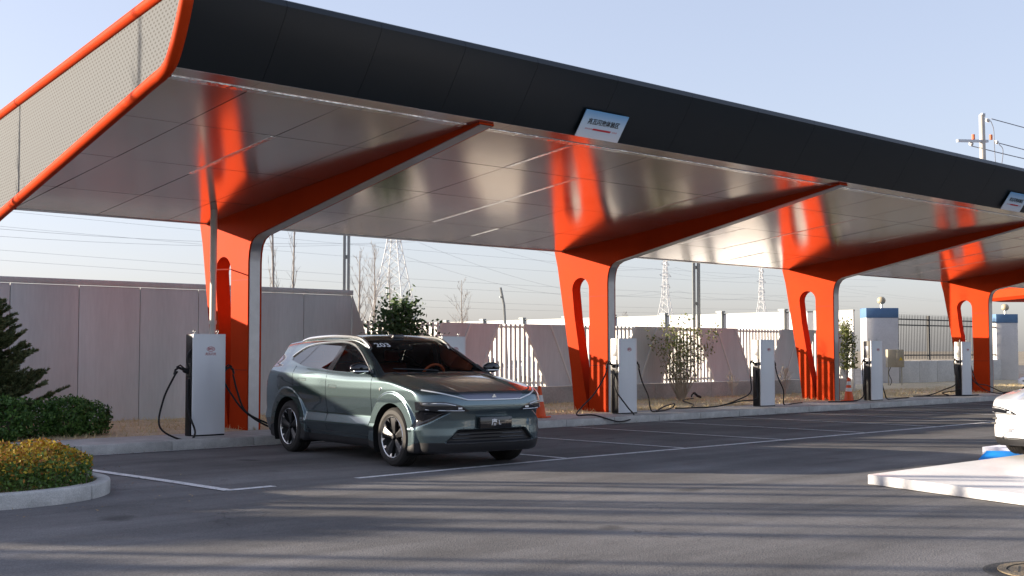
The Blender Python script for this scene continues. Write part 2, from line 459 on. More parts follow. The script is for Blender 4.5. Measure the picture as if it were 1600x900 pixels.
def perforated():
    m = bpy.data.materials.new('perforated_metal'); m.use_nodes = True
    nt = m.node_tree; b = nt.nodes['Principled BSDF']
    b.inputs['Roughness'].default_value = 0.7; b.inputs['Specular IOR Level'].default_value = 0.15
    tc = nt.nodes.new('ShaderNodeTexCoord'); sp = nt.nodes.new('ShaderNodeSeparateXYZ'); nt.links.new(tc.outputs['Object'], sp.inputs[0])
    def M(op, a, b_=None):
        n = nt.nodes.new('ShaderNodeMath'); n.operation = op
        for i, x in enumerate((a, b_)):
            if x is None: continue
            if isinstance(x, (int, float)): n.inputs[i].default_value = x
            else: nt.links.new(x, n.inputs[i])
        return n.outputs[0]
    P = 0.052
    row = M('FLOOR', M('DIVIDE', sp.outputs['Z'], P))
    fz = M('SUBTRACT', M('FRACT', M('DIVIDE', sp.outputs['Z'], P)), 0.5)
    off = M('MULTIPLY', M('MODULO', row, 2.0), 0.5)
    fy = M('SUBTRACT', M('FRACT', M('ADD', M('DIVIDE', sp.outputs['Y'], 2.3 * P), off)), 0.5)
    d = M('SQRT', M('ADD', M('MULTIPLY', fy, fy), M('MULTIPLY', fz, fz)))
    hole = M('LESS_THAN', d, 0.27)
    mx = nt.nodes.new('ShaderNodeMix'); mx.data_type = 'RGBA'
    nt.links.new(hole, mx.inputs[0]); mx.inputs[6].default_value = (0.098, 0.106, 0.114, 1); mx.inputs[7].default_value = (0.035, 0.035, 0.035, 1)
    nt.links.new(mx.outputs[2], b.inputs['Base Color'])
    return m
M_perf = perforated()

def cz(y): return 4.937 - 0.1219 * (y - 13.413)          # ceiling height
X_END = 56.0
def xe(y): return 7.23 + (y - 13.4) * 0.157               # slanted near end
canopy = thing('charging_canopy', (24, 20, 0), 0, 'long dark edged charging canopy on orange columns with a glossy ceiling', 'canopy')
OFF = Vector((24, 20, 0))
def cb(mb):                                               # world coordinates -> canopy coordinates
    mb.v = [(p[0] - OFF.x, p[1] - OFF.y, p[2] - OFF.z) for p in mb.v]; return mb

# ceiling panels, one object each, with open joints over a dark plenum
rows = [(13.83, 15.45), (15.45, 17.45), (17.45, 19.50), (19.50, 21.16)]
C1, CS, CW = 12.26, 9.733, 0.29
xs = [8.55, 10.03, 11.40, 12.40]
for k in range(5):
    b0 = 12.40 + k * CS
    xs += [b0 + d for d in (2.2, 4.05, 5.9, 7.75, 9.733)]
xs = [x_ for x_ in xs if x_ < X_END] + [X_END]
xs = sorted(set(round(x_, 3) for x_ in xs))
g_ = 0.0085
for (ya, yb) in rows:
    edges = [None] + xs
    for i in range(len(edges) - 1):
        xl = edges[i]; xr = edges[i + 1]
        a0 = xe(ya) + 0.1 if xl is None else max(xl + g_, xe(ya) + 0.1)
        a1 = xe(yb) + 0.1 if xl is None else max(xl + g_, xe(yb) + 0.1)
        if xr - g_ - a0 < 0.05: continue
        if xr - g_ - a1 < 0.02: a1 = xr - g_ - 0.02
        y0, y1 = ya + g_, yb - g_
        t = rng.uniform(-0.0035, 0.0035, 4)
        vs = [(a0, y0, cz(y0) + t[0]), (xr - g_, y0, cz(y0) + t[1]), (xr - g_, y1, cz(y1) + t[2]), (a1, y1, cz(y1) + t[3])]
        vs += [(p[0], p[1], p[2] + 0.02) for p in vs]
        cb(MB().add(vs, [(0, 1, 2, 3), (7, 6, 5, 4), (0, 4, 5, 1), (1, 5, 6, 2), (2, 6, 7, 3), (3, 7, 4, 0)])).build('ceiling_panel', M_ceil, canopy)
# light strips: bright metal channels set in some joints
strips = [(10.03, 15.5, 17.9), (16.45, 15.5, 19.5), (20.15, 15.5, 17.5), (26.18, 15.5, 19.5), (29.9, 15.5, 17.5),
          (35.9, 15.5, 19.5), (39.6, 15.5, 17.5), (18.3, 19.55, 20.4), (28.03, 19.55, 20.6), (31.9, 17.5, 19.4), (14.6, 13.9, 15.4), (24.3, 17.5, 19.4), (22.13, 19.6, 20.9), (34.0, 13.9, 15.4), (37.8, 17.5, 20.9), (43.5, 15.5, 19.5)]
for (x_, ya, yb) in strips:
    mb = MB()
    for s_ in np.arange(ya, yb - 0.3, 0.52):
        e_ = min(s_ + 0.50, yb)
        mb.add([(x_ - 0.042, s_, cz(s_) - 0.004), (x_ + 0.042, s_, cz(s_) - 0.004), (x_ + 0.042, e_, cz(e_) - 0.004), (x_ - 0.042, e_, cz(e_) - 0.004),
                (x_ - 0.042, s_, cz(s_) + 0.01), (x_ + 0.042, s_, cz(s_) + 0.01), (x_ + 0.042, e_, cz(e_) + 0.01), (x_ - 0.042, e_, cz(e_) + 0.01)],
               [(0, 1, 2, 3), (7, 6, 5, 4), (0, 4, 5, 1), (1, 5, 6, 2), (2, 6, 7, 3), (3, 7, 4, 0)])
    cb(mb).build('light_strip', M_alu, canopy)
# long channel behind the fascia lip and at the back edge
def long_channel(y0, y1, dz, m, name, xa):
    mb = MB()
    x_ = xa
    while x_ < X_END - 0.2:
        x2 = min(x_ + 2.9, X_END)
        mb.add([(x_, y0, cz(y0) - dz), (x2 - 0.01, y0, cz(y0) - dz), (x2 - 0.01, y1, cz(y1) - dz), (x_, y1, cz(y1) - dz),
                (x_, y0, cz(y0) + 0.03), (x2 - 0.01, y0, cz(y0) + 0.03), (x2 - 0.01, y1, cz(y1) + 0.03), (x_, y1, cz(y1) + 0.03)],
               [(0, 1, 2, 3), (7, 6, 5, 4), (0, 4, 5, 1), (1, 5, 6, 2), (2, 6, 7, 3), (3, 7, 4, 0)])
        x_ = x2
    return cb(mb).build(name, m, canopy)
long_channel(13.705, 13.82, 0.008, M_chrome, 'gutter_channel', 7.42)
long_channel(21.17, 21.24, 0.012, M_strip, 'back_trim', 8.6)
# fascia panels (hull profile), lip panels
prof = [(13.413, 4.940), (13.24, 5.16), (13.06, 5.43), (12.90, 5.68), (12.855, 5.78), (12.89, 5.86), (12.99, 5.90), (13.35, 5.905)]
fx = [8.501, 9.959, 11.425, 12.84, 14.60, 16.465, 18.331, 20.123]
fx += [20.123 + 1.855 * i for i in range(1, 20)]
fx = [7.40] + [x_ for x_ in fx if x_ < X_END] + [X_END]
for a, b in zip(fx[:-1], fx[1:]):
    x0, x1 = a + 0.0025, b - 0.0025
    if a == 7.40:
        vs = [(xe(p[0]) + 0.05, *p) for p in prof] + [(x1, *p) for p in prof]
    else:
        vs = [(x0, *p) for p in prof] + [(x1, *p) for p in prof]
    n = len(prof)
    inn = [(v[0], v[1] + 0.03, v[2] - (0.012 if v[2] > 5.8 else 0)) for v in vs]
    fs = [(i, i + n, i + n + 1, i + 1) for i in range(n - 1)] + [(i + 2 * n, i + 1 + 2 * n, i + n + 1 + 2 * n, i + n + 2 * n) for i in range(n - 1)]
    fs += [(i, i + 1, i + 1 + 2 * n, i + 2 * n) for i in range(n - 1)] + [(i + n, i + 3 * n, i + 1 + 3 * n, i + 1 + n) for i in range(n - 1)]
    fs += [(0, 2 * n, 3 * n, n)]
    o = cb(MB().add(vs + inn, fs)).build('fascia_panel', M_fascia, canopy, smooth=True, angle=28)
    y0, y1 = 13.416, 13.70
    xa = xe(y0) + 0.05 if a == 7.40 else x0
    vs = [(xa, y0, cz(y0) + 0.002), (x1, y0, cz(y0) + 0.002), (x1, y1, cz(y1) + 0.002), (xa, y1, cz(y1) + 0.002)]
    vs += [(p[0], p[1], p[2] + 0.02) for p in vs]
    cb(MB().add(vs, [(0, 1, 2, 3), (7, 6, 5, 4), (0, 4, 5, 1), (1, 5, 6, 2), (2, 6, 7, 3), (3, 7, 4, 0)])).build('lip_panel', M_ceil, canopy)
# inner hull: plenum above the ceiling, roof, back fascia
hull = [(13.46, 4.975), (13.2, 5.3), (12.97, 5.68), (13.0, 5.85), (13.3, 5.875), (21.15, 5.66), (21.2, 5.5), (21.2, 4.025)]
n = len(hull)
vs = [(xe(p[0]) + 0.12, *p) for p in hull] + [(X_END - 0.05, *p) for p in hull]
cb(MB().add(vs, [tuple(range(n)), tuple(range(n, 2 * n))[::-1]] + [(i, i + n, (i + 1) % n + n, (i + 1) % n) for i in range(n)])).build('roof_core', M_plenum, canopy)
vs = [(xe(13.3) + .1, 13.36, 5.895), (X_END, 13.36, 5.895), (X_END, 21.3, 5.69), (xe(21.3) + .1, 21.3, 5.69)]
cb(MB().add(vs + [(p[0], p[1], p[2] - 0.012) for p in vs], [(0, 1, 2, 3), (7, 6, 5, 4), (0, 4, 5, 1), (1, 5, 6, 2), (2, 6, 7, 3), (3, 7, 4, 0)])).build('roof', M_roof, canopy)
vs = [(xe(21.2) + .1, 21.25, 3.972), (X_END, 21.25, 3.972), (X_END, 21.33, 5.68), (xe(21.3) + .1, 21.33, 5.68)]
cb(MB().add(vs + [(p[0], p[1] - 0.02, p[2]) for p in vs], [(0, 1, 2, 3), (7, 6, 5, 4), (0, 4, 5, 1), (1, 5, 6, 2), (2, 6, 7, 3), (3, 7, 4, 0)])).build('back_fascia', M_fascia, canopy)
# slanted end: perforated panel framed by a fat orange tube
endp = [(12.93, 5.62), (13.06, 5.40), (13.22, 5.18), (13.42, 4.985), (13.70, 4.90), (14.2, 4.845), (17, 4.50), (20, 4.135), (21.5, 3.955), (23.3, 3.735), (23.46, 3.80), (23.5, 4.0), (23.45, 5.40), (23.3, 5.60), (22.8, 5.65), (17, 5.80), (13.6, 5.885), (13.1, 5.90), (12.95, 5.80)]
loop = smooth_path(endp + [endp[0]], 4)[:-1]
cb(MB().tube([(xe(p[0]) + 0.02, p[0], p[1]) for p in loop], 0.080, 12, closed=True)).build('edge_tube', M_orange, canopy, smooth=True, angle=80)
pp = [(xe(p[0]) + 0.015, p[0], p[1]) for p in endp]
n = len(pp)
cb(MB().add(pp + [(p[0] + 0.01, p[1], p[2]) for p in pp], [tuple(range(n)), tuple(range(n, 2 * n))[::-1]])).build('perforated_panel', M_perf, canopy)

# columns with their cantilever beams; one shape, four placings
def arc(c, r, a0, a1, n): return [(c[0] + r * math.cos(t), c[1] + r * math.sin(t)) for t in np.linspace(a0, a1, n)]
def column_proto():
    yb, yt = 20.72, 21.16
    tip = (13.50, cz(13.50) - 0.030)
    bs = (19.30, 3.70)                                   # where the underside of the beam starts
    fr = [(19.74, 0.05), (19.74, 3.18), (19.725, 3.35), (19.68, 3.50), (19.60, 3.60), (19.47, 3.665), bs]
    outer = fr + [tip, (13.50, cz(13.5) - 0.002), (yt, cz(yt) - 0.002), (21.47, 4.01), (21.36, 3.6), (21.13, 2.3), (20.92, 1.1), (20.80, 0.05)]
    # slot: round head, tapering to a point low down
    slot = [(20.335, 0.22), (20.30, 1.2), (20.315, 2.3)] + arc((20.60, 3.05), 0.275, math.pi, 0.0, 11)[0:] + [(20.80, 2.4), (20.60, 1.3), (20.37, 0.22)]
    return outer, slot, bs, tip, fr
def fill_with_hole(outer, hole, x0, x1):
    """prism of a polygon with one hole, triangulated by bmesh"""
    bm = bmesh.new()
    def lp(poly, x): 
        vs = [bm.verts.new((x, p[0], p[1])) for p in poly]
        es = [bm.edges.new((vs[i], vs[(i + 1) % len(vs)])) for i in range(len(vs))]
        return vs, es
    res = {}
    for x in (x0, x1):
        vo, eo = lp(outer, x); vh, eh = lp(hole, x)
        bmesh.ops.triangle_fill(bm, use_beauty=True, use_dissolve=False, edges=eo + eh)
        res[x] = (vo, vh)
    for k in (0, 1):
        a, b = res[x0][k], res[x1][k]
        for i in range(len(a)):
            j = (i + 1) % len(a); bm.faces.new((a[i], a[j], b[j], b[i]))
    bmesh.ops.recalc_face_normals(bm, faces=bm.faces)
    return bm
outer, slot, bs, tip, fr = column_proto()
bm = fill_with_hole(outer, slot, 0.0, CW)
me = bpy.data.meshes.new('column'); bm.to_mesh(me); bm.free()
me.materials.append(M_orange); me.shade_smooth(); me.set_sharp_from_angle(angle=math.radians(32))
# steel strip wrapping the front edge and the beam underside
path = [(p[0], p[1]) for p in fr] + [tip]
inn = []
for i, p in enumerate(path):
    a = Vector(path[max(0, i - 1)]); b = Vector(path[min(len(path) - 1, i + 1)]); d = (b - a).normalized()
    inn.append((p[0] - abs(d.y) * 0.012, p[1] - abs(d.x) * 0.012))
mb = MB(); n = len(path); x0, x1 = 0.030, 0.245
vs = [(x0, *p) for p in inn] + [(x1, *p) for p in inn] + [(x0, p[0] + 0.006, p[1] + 0.006) for p in path] + [(x1, p[0] + 0.006, p[1] + 0.006) for p in path]
fs = [(i, i + 1, i + 1 + n, i + n) for i in range(n - 1)] + [(i, i + 2 * n, i + 1 + 2 * n, i + 1) for i in range(n - 1)] + [(i + n, i + 1 + n, i + 1 + 3 * n, i + 3 * n) for i in range(n - 1)]
sm = MB().add(vs, fs)
for k in range(4):
    X = C1 + k * CS
    c = link('column', me, canopy); c.location = (X - OFF.x, -OFF.y, 0)
    if k == 0: st = sm.build('steel_strip', M_strip, c, smooth=True, angle=40)
    else:
        st = st.copy(); COL.objects.link(st); st.parent = c
    mb = MB()
    for z_, ya_, yb_ in ((2.86, 19.735, 20.31), (2.86, 20.885, 21.01), (1.22, 19.735, 20.29)):
        mb.box(-0.0025, 0.0, ya_, yb_, z_, z_ + 0.010)
    mb.build('sheet_seam', M_seam, c)
    # downpipe beside each column
    X = X if k == 0 else X + 0.92
    mbp = MB().tube([(X - 0.50 - OFF.x, 20.10 - OFF.y, 0.12), (X - 0.50 - OFF.x, 20.10 - OFF.y, 3.2)], 0.056, 12)
    mbp.tube([(X - 0.50 - OFF.x, 20.10 - OFF.y, 3.0), (X - 0.50 - OFF.x, 20.10 - OFF.y, cz(20.1) + 0.01)], 0.062, 12)
    mbp.tube([(X - 0.50 - OFF.x, 20.10 - OFF.y, 2.05), (X - 0.50 - OFF.x, 20.10 - OFF.y, 2.12)], 0.068, 12)
    if k == 0: mbp.tube([(X - 0.47 - OFF.x, 20.10 - OFF.y, 3.04), (X - 0.0 - OFF.x, 20.35 - OFF.y, 3.08)], 0.012, 6)
    mbp.build('downpipe', M_white_pipe, canopy, smooth=True, angle=50)

# sign boards fixed to the fascia
def sign_sky():
    m = bpy.data.materials.new('sign_print'); m.use_nodes = True
    nt = m.node_tree; b = nt.nodes['Principled BSDF']; b.inputs['Roughness'].default_value = 0.45
    tc = nt.nodes.new('ShaderNodeTexCoord'); sp = nt.nodes.new('ShaderNodeSeparateXYZ'); nt.links.new(tc.outputs['Generated'], sp.inputs[0])
    r = nt.nodes.new('ShaderNodeValToRGB'); e = r.color_ramp.elements
    e[0].position = 0.0; e[0].color = (0.78, 0.78, 0.82, 1); e[1].position = 1.0; e[1].color = (0.16, 0.42, 0.74, 1)
    x = e.new(0.55); x.color = (0.55, 0.70, 0.84, 1)
    nt.links.new(sp.outputs['Z'], r.inputs[0]); nt.links.new(r.outputs[0], b.inputs['Base Color'])
    return m
M_sign = sign_sky()
M_ink = mat('black_ink', (0.012, 0.012, 0.014), 0.6)
M_redink = mat('red_ink', (0.55, 0.01, 0.03), 0.5)
def sign(xc, label):
    p0 = Vector((xc - 0.5, 13.395, 4.93)); up = Vector((0, -0.56, 0.828)).normalized()
    root = thing('sign_board', (xc, 13.3, 4.93), 0, label, 'sign', 'sky blue signs on the canopy fascia')
    nrm = Vector((1, 0, 0)).cross(up)                      # towards the viewer
    w_, h_ = 0.99, 0.46
    o3 = Vector((0, 0.055, 0)) + nrm * 0.02
    pts = [o3 + Vector((sx * w_ / 2, 0, 0)) + up * t for (sx, t) in ((-1, 0), (1, 0), (1, h_), (-1, h_))]
    MB().add(pts + [p - nrm * 0.012 for p in pts], [(0, 1, 2, 3), (7, 6, 5, 4), (0, 4, 5, 1), (1, 5, 6, 2), (2, 6, 7, 3), (3, 7, 4, 0)]).build('board', M_sign, root)
    c = o3 + up * 0.275 + nrm * 0.003
    text_mesh('lettering', '兆瓦闪充体验区', 0.104, M_ink, root, frame(c, (1, 0, 0), up), 0.001, bold=0.0018)
    c = o3 + up * 0.155 + nrm * 0.003
    F_ = frame(c, (1, 0, 0), up)
    mb = MB(); mb.add([(-0.20, -0.014, 0), (0.22, -0.014, 0), (0.24, 0.016, 0), (-0.18, 0.016, 0), (-0.20, -0.014, 0.002), (0.22, -0.014, 0.002), (0.24, 0.016, 0.002), (-0.18, 0.016, 0.002)],
               [(3, 2, 1, 0), (4, 5, 6, 7), (0, 1, 5, 4), (1, 2, 6, 5), (2, 3, 7, 6), (3, 0, 4, 7)])
    for s_, x_ in [(-1, -0.36), (-1, -0.32), (-1, -0.28), (-1, -0.24), (1, 0.27), (1, 0.31), (1, 0.35)]:
        mb.add([(x_, -0.012, 0), (x_ + 0.014, -0.012, 0), (x_ + 0.026, 0.014, 0), (x_ + 0.012, 0.014, 0)], [(0, 1, 2, 3)])
    mb.v = [tuple(F_ @ Vector(p)) for p in mb.v]
    mb.build('arrow_bar', M_redink, root, fix=False)
    return root
sign(14.62, 'sky blue sign with black lettering on the dark fascia above the parked teal car')
sign(29.25, 'small sky blue sign on the far end of the dark fascia below the utility pole')
# ------------------------------------------------------------------ chargers with their cables
M_silver = mat('charger_silver', (0.82, 0.83, 0.85), 0.40, metal=0.05, var=0.05, vscale=2.0, bump=0.02, bscale=20, stretch=(1, 1, 0.15))
M_side = mat('charger_side', (0.14, 0.133, 0.12), 0.35, metal=0.6, var=0.06, vscale=3)
M_black = mat('black_plastic', (0.012, 0.012, 0.013), 0.45, spec=0.4)
M_cable = mat('cable_rubber', (0.010, 0.010, 0.011), 0.55, spec=0.35)
M_logo = mat('logo_red', (0.50, 0.05, 0.06), 0.5)
M_bolt = mat('galvanised', (0.55, 0.55, 0.54), 0.35, metal=0.8)

def ellipse(rx, rz, n=28): return [(rx * math.cos(t), rz * math.sin(t)) for t in np.linspace(0, 2 * math.pi, n, endpoint=False)]
CH_Y, CH_W, CH_H = 18.88, 0.62, 1.71
def charger_proto(captioned):
    """origin at the middle of the front foot; front faces -y"""
    root = thing('charger')
    mb = MB(); n = 13
    pr = []
    for i in range(n):                                     # bowed front panel in plan
        t = -1 + 2 * i / (n - 1); pr.append((t * CH_W / 2, -0.045 * (1 - t * t)))
    pr += [(CH_W / 2, 0.025), (-CH_W / 2, 0.025)]
    mb.prism(pr, 0.02, CH_H, 'z').build('front_panel', M_silver, root, bevel=0.006, angle=30)
    mb = MB().box(-CH_W / 2 + 0.012, CH_W / 2 - 0.012, 0.027, 0.26, 0.0, CH_H - 0.004)
    mb.build('cabinet', M_black if captioned else M_side, root, bevel=0.008)
    MB().box(-CH_W / 2 + 0.02, CH_W / 2 - 0.02, -0.02, 0.25, -0.02, 0.018).build('plinth', M_black, root)
    for s in (-1, 1):
        x = s * (CH_W / 2 - 0.012)
        mb = MB().box(min(x, x + s * 0.012), max(x, x + s * 0.012), 0.06, 0.235, 0.02, 0.98)
        mb.build('side_skirt', M_black, root, bevel=0.004)
        mb = MB().box(min(x, x + s * 0.02), max(x, x + s * 0.02), 0.075, 0.225, 1.0, 1.22)
        mb.build('holster_plate', M_side if captioned else M_strip, root, bevel=0.006)
        mb = MB().box(min(x, x + s * 0.006), max(x, x + s * 0.006), 0.085, 0.215, 1.30, 1.56)
        mb.build('scoop_panel', M_black if captioned else M_strip, root, bevel=0.003)
        MB().lathe([(0.0, 0.012), (0.016, 0.011), (0.022, 0.0)], 12, Matrix.Translation((x + s * 0.02, 0.15, 1.185)) @ Matrix.Rotation(math.radians(90) * s, 4, 'Y')).build('stop_button', M_logo if False else M_black, root, smooth=True)
        MB().tube([(x + s * 0.01, 0.15, 1.08), (x + s * 0.09, 0.15, 1.10)], [0.05, 0.04], 12).build('holster', M_black, root, smooth=True)
        if captioned:
            MB().tube(smooth_path([(x, 0.06, 1.45), (x + s * 0.05, 0.1, 1.36), (x + s * 0.055, 0.1, 1.22), (x + s * 0.03, 0.1, 1.12)], 4), 0.016, 8).build('cable_hook', M_black, root, smooth=True)
    for s in (-0.22, 0.22):
        MB().tube([(s, 0.12, CH_H - 0.01), (s, 0.12, CH_H + 0.03)], 0.012, 8).tube([(s + 0.022 * math.cos(a), 0.12, CH_H + 0.045 + 0.022 * math.sin(a)) for a in np.linspace(0, 6.28, 10)], 0.006, 6).build('lifting_eye', M_bolt, root, smooth=True)
    # oval emblem: ring and letters, just proud of the bowed panel
    z0 = 1.455; yf = -0.0475
    mb = MB(); a = ellipse(0.078, 0.042); b = ellipse(0.069, 0.034)
    mb.add([(p[0], yf, z0 + p[1]) for p in a] + [(p[0], yf, z0 + p[1]) for p in b], [(i, (i + 1) % 28, (i + 1) % 28 + 28, i + 28) for i in range(28)])
    mb.build('emblem_ring', M_logo, root, fix=False)
    text_mesh('emblem_letters', 'BYD', 0.052, M_logo, root, frame((0, yf, z0), (1, 0, 0), (0, 0, 1)), 0.0006, bold=0.002)
    if captioned:
        text_mesh('caption', '兆瓦闪充', 0.052, M_logo, root, frame((0, yf, z0 - 0.085), (1, 0, 0), (0, 0, 1)), 0.0006)
    return root
labels = [
    'silver charger with red emblem and caption, beside the downpipe of the first orange column',
    'silver charger standing behind the windshield of the teal car',
    'silver charger beside the second orange column and the orange traffic cone',
    'silver charger standing alone in front of the slatted fence, a loose plug lying beside it',
    'silver charger beside the striped traffic cone and the white gate pillar',
    'silver charger in front of the far slotted column and the low white wall',
    'silver charger partly hidden by the white car nose']
GROUPC = 'silver chargers along the kerb'
first = charger_proto(True); protoc = charger_proto(False)
CHX = [10.99, 16.47, 21.73, 27.21, 32.62, 38.10, 43.41]
chs = []
for i, X in enumerate(CHX):
    c = first if i == 0 else (protoc if i == 1 else copy_tree(protoc))
    c.location = (X, CH_Y, KZ); tag(c, labels[i], 'charger', GROUPC)
    chs.append(c)

def plug(name, parent, p, d):
    """gun shaped connector at p pointing along d"""
    d = Vector(d).normalized(); p = Vector(p)
    mb = MB().tube([p - d * 0.02, p + d * 0.06, p + d * 0.12], [0.034, 0.038, 0.03], 10)
    up = Vector((0, 0, 1))
    mb.tube([p - d * 0.02 + up * 0.01, p - d * 0.11 + up * 0.03, p - d * 0.17 - up * 0.02, p - d * 0.19 - up * 0.10], [0.026, 0.022, 0.02, 0.02], 8)
    mb.tube([p + up * 0.03, p - d * 0.08 + up * 0.075, p - d * 0.15 + up * 0.03], 0.012, 6)
    return mb.build(name, M_black, parent, smooth=True, angle=60)
def cable(ch, pts, side, plugged=True, r=0.0165, extra=None):
    """a cable of this charger: world points; its plug sits in the holster on that side"""
    o = ch.location
    s = side
    ps = [(p[0] - o.x, p[1] - o.y, p[2] - o.z) for p in pts]
    c = MB().tube(smooth_path(ps, 7), r, 8).build('cable', M_cable, ch, smooth=True, angle=80)
    if plugged: plug('plug', c, (s * (CH_W / 2 + 0.07), 0.15, 1.10), (-s, 0, -0.15))
    if extra: plug('plug', c, tuple(Vector(extra[0]) - o), extra[1])
def hung(ch, side, low, reach, y_off=-0.25, ground=None):
    """cable from the cabinet down to a low loop and up to the holster"""
    X, Y, Z = ch.location; s = side; hx = X + s * (CH_W / 2)
    pts = [(hx + s * 0.01, Y + 0.12, Z + 0.95), (hx + s * 0.05, Y + 0.05, Z + 0.45), (hx + s * 0.06, Y + y_off * 0.5, Z + low + 0.10),
           (hx + s * reach * 0.45, Y + y_off, Z + low), (hx + s * reach * 0.95, Y + y_off * 0.8, Z + low + 0.22), (hx + s * reach * 0.75, Y + y_off * 0.3, Z + 0.62), (hx + s * 0.28, Y + 0.13, Z + 0.98), (hx + s * 0.2, Y + 0.15, Z + 1.08)]
    cable(ch, pts, s)
def floor_run(ch, side, pts2, plugged=True, extra=None):
    X, Y, Z = ch.location; s = side; hx = X + s * (CH_W / 2)
    if plugged: st = [(hx + s * 0.24, Y + 0.15, Z + 1.02), (hx + s * 0.30, Y + 0.10, Z + 0.72), (hx + s * 0.42, Y + 0.02, Z + 0.38)]
    else: st = [(hx + s * 0.01, Y + 0.14, Z + 0.92), (hx + s * 0.08, Y + 0.08, Z + 0.5), (hx + s * 0.15, Y + 0.03, Z + 0.2)]
    cable(ch, st + pts2, s, plugged, extra=extra)
g0 = KZ + 0.018
c0 = chs[0]
hung(c0, -1, -0.03, 0.80, -0.42)
floor_run(c0, 1, [(12.05, 18.75, 0.32), (12.4, 18.62, g0 + 0.03), (12.9, 18.5, g0), (13.6, 18.55, g0), (14.3, 18.9, g0)])
cable(c0, [(11.31, 19.0, 1.1), (11.42, 18.9, 0.85), (11.62, 18.8, 0.55), (11.95, 18.66, 0.30), (12.3, 18.5, g0 + .02), (12.9, 18.42, g0), (13.5, 18.45, g0)], 1, False)
floor_run(chs[1], 1, [(17.4, 18.7, g0 + 0.05), (17.9, 18.6, g0), (18.2, 19.0, g0)])
c2 = chs[2]
cable(c2, [(21.40, 19.02, 1.05), (21.32, 18.9, 0.7), (21.38, 18.6, 0.32), (21.2, 18.25, 0.12), (20.4, 17.98, 0.05), (19.85, 18.2, 0.20), (19.55, 18.42, g0 + .04), (19.9, 18.62, 0.35), (20.5, 18.8, 0.62), (21.0, 18.95, 0.98), (21.2, 19.03, 1.2)], -1)
floor_run(c2, 1, [(22.6, 18.9, g0), (23.2, 19.0, g0 + 0.10), (23.9, 19.3, g0 + 0.13), (24.1, 19.5, g0 + 0.03), (23.5, 19.2, g0), (22.7, 18.85, g0)], True)
c3 = chs[3]
floor_run(c3, -1, [(26.1, 18.95, 0.36), (25.4, 19.1, g0 + 0.03), (24.6, 19.4, g0), (24.2, 19.5, g0)])
floor_run(c3, -1, [(26.3, 19.05, 0.30), (25.6, 19.25, g0 + 0.02), (24.9, 19.5, g0), (25.8, 20.2, 0.19), (27.0, 21.5, 0.22), (28.1, 22.0, 0.24)], False, extra=((28.35, 22.05, 0.30), (0.8, -0.5, -0.35)))
floor_run(c3, 1, [(28.1, 19.0, g0), (28.7, 19.1, g0), (29.4, 19.3, g0)])
c4 = chs[4]
floor_run(c4, -1, [(31.9, 18.9, 0.30), (31.5, 18.85, g0 + 0.02), (30.9, 18.9, g0), (30.4, 19.1, g0)])
floor_run(c4, 1, [(33.4, 19.0, g0), (34.2, 19.05, g0), (35.0, 19.2, g0)], False)
c5 = chs[5]
floor_run(c5, -1, [(37.2, 19.2, 0.35), (36.6, 19.4, g0 + 0.02), (36.0, 19.6, g0), (36.6, 19.2, g0), (37.8, 18.8, g0), (38.6, 18.75, g0)])
floor_run(c5, -1, [(37.3, 19.3, 0.25), (37.5, 19.2, g0)], False)
floor_run(c5, 1, [(39.3, 18.8, 0.45), (40.1, 18.6, g0 + 0.03), (40.6, 18.5, g0)])
cable(c5, [(38.42, 19.0, 0.8), (38.8, 18.9, 0.5), (39.3, 18.75, 0.26), (40.0, 18.55, g0), (40.8, 18.5, g0)], 1, False)
floor_run(chs[6], -1, [(42.6, 19.1, 0.3), (42.3, 19.2, g0), (41.6, 19.3, g0)])

# ------------------------------------------------------------------ traffic cones
M_cone = mat('cone_orange', (0.85, 0.10, 0.015), 0.5, var=0.05)
M_conew = mat('cone_white', (0.75, 0.73, 0.70), 0.5, var=0.05)
def cone(x, y, bands, label):
    t = thing('traffic_cone', (x, y, KZ), 0.2, label, 'traffic cone', 'traffic cones on the kerb')
    MB().box(-0.18, 0.18, -0.18, 0.18, 0, 0.03).build('base', M_cone, t, bevel=0.012)
    R = lambda z: 0.135 - (z - 0.03) / 0.65 * 0.105
    MB().lathe([(R(0.03) + .01, 0.03), (R(0.05), 0.05), (R(0.66), 0.66), (R(0.67) - 0.008, 0.675), (R(0.66) - 0.02, 0.66)], 24).build('body', M_cone, t, smooth=True)
    for (a, b) in bands:
        MB().lathe([(R(a) + 0.003, a), (R(b) + 0.003, b)], 24).build('reflective_band', M_conew, t, smooth=True)
    return t
cone(19.05, 19.05, [(0.34, 0.48)], 'orange traffic cone with one white band, just behind the nose of the teal car')
cone(31.45, 19.10, [(0.28, 0.38), (0.46, 0.56)], 'orange traffic cone with two white bands beside the third orange column')

# ------------------------------------------------------------------ grey panel wall
WY = 23.2
M_wall = mat('wall_panel', (0.68, 0.695, 0.70), 0.65, var=0.10, vscale=0.9, stretch=(1.6, 1.6, 0.22), bump=0.015, bscale=2, spec=0.2, fine=0.04, fscale=12)
M_trim = mat('wall_trim', (0.20, 0.19, 0.20), 0.5, metal=0.3)
wall = thing('panel_wall', (5, WY, 0), 0, 'tall grey panel wall behind the spruce and the first charger', 'wall')
seams = [-7.9 + 1.33 * i for i in range(13)] + [9.34, 10.67, 11.94, 13.24, 14.54, 15.84, 17.14]
seams = sorted(s for s in set(round(s, 2) for s in seams))
seams = [s for i, s in enumerate(seams) if i == 0 or s - seams[i - 1] > 0.5]
for a, b in zip(seams[:-1], seams[1:]):
    MB().box(a + 0.008 - 5, b - 0.008 - 5, 0, 0.05, 0.10, 2.83).build('wall_panel', M_wall, wall, bevel=0.004)
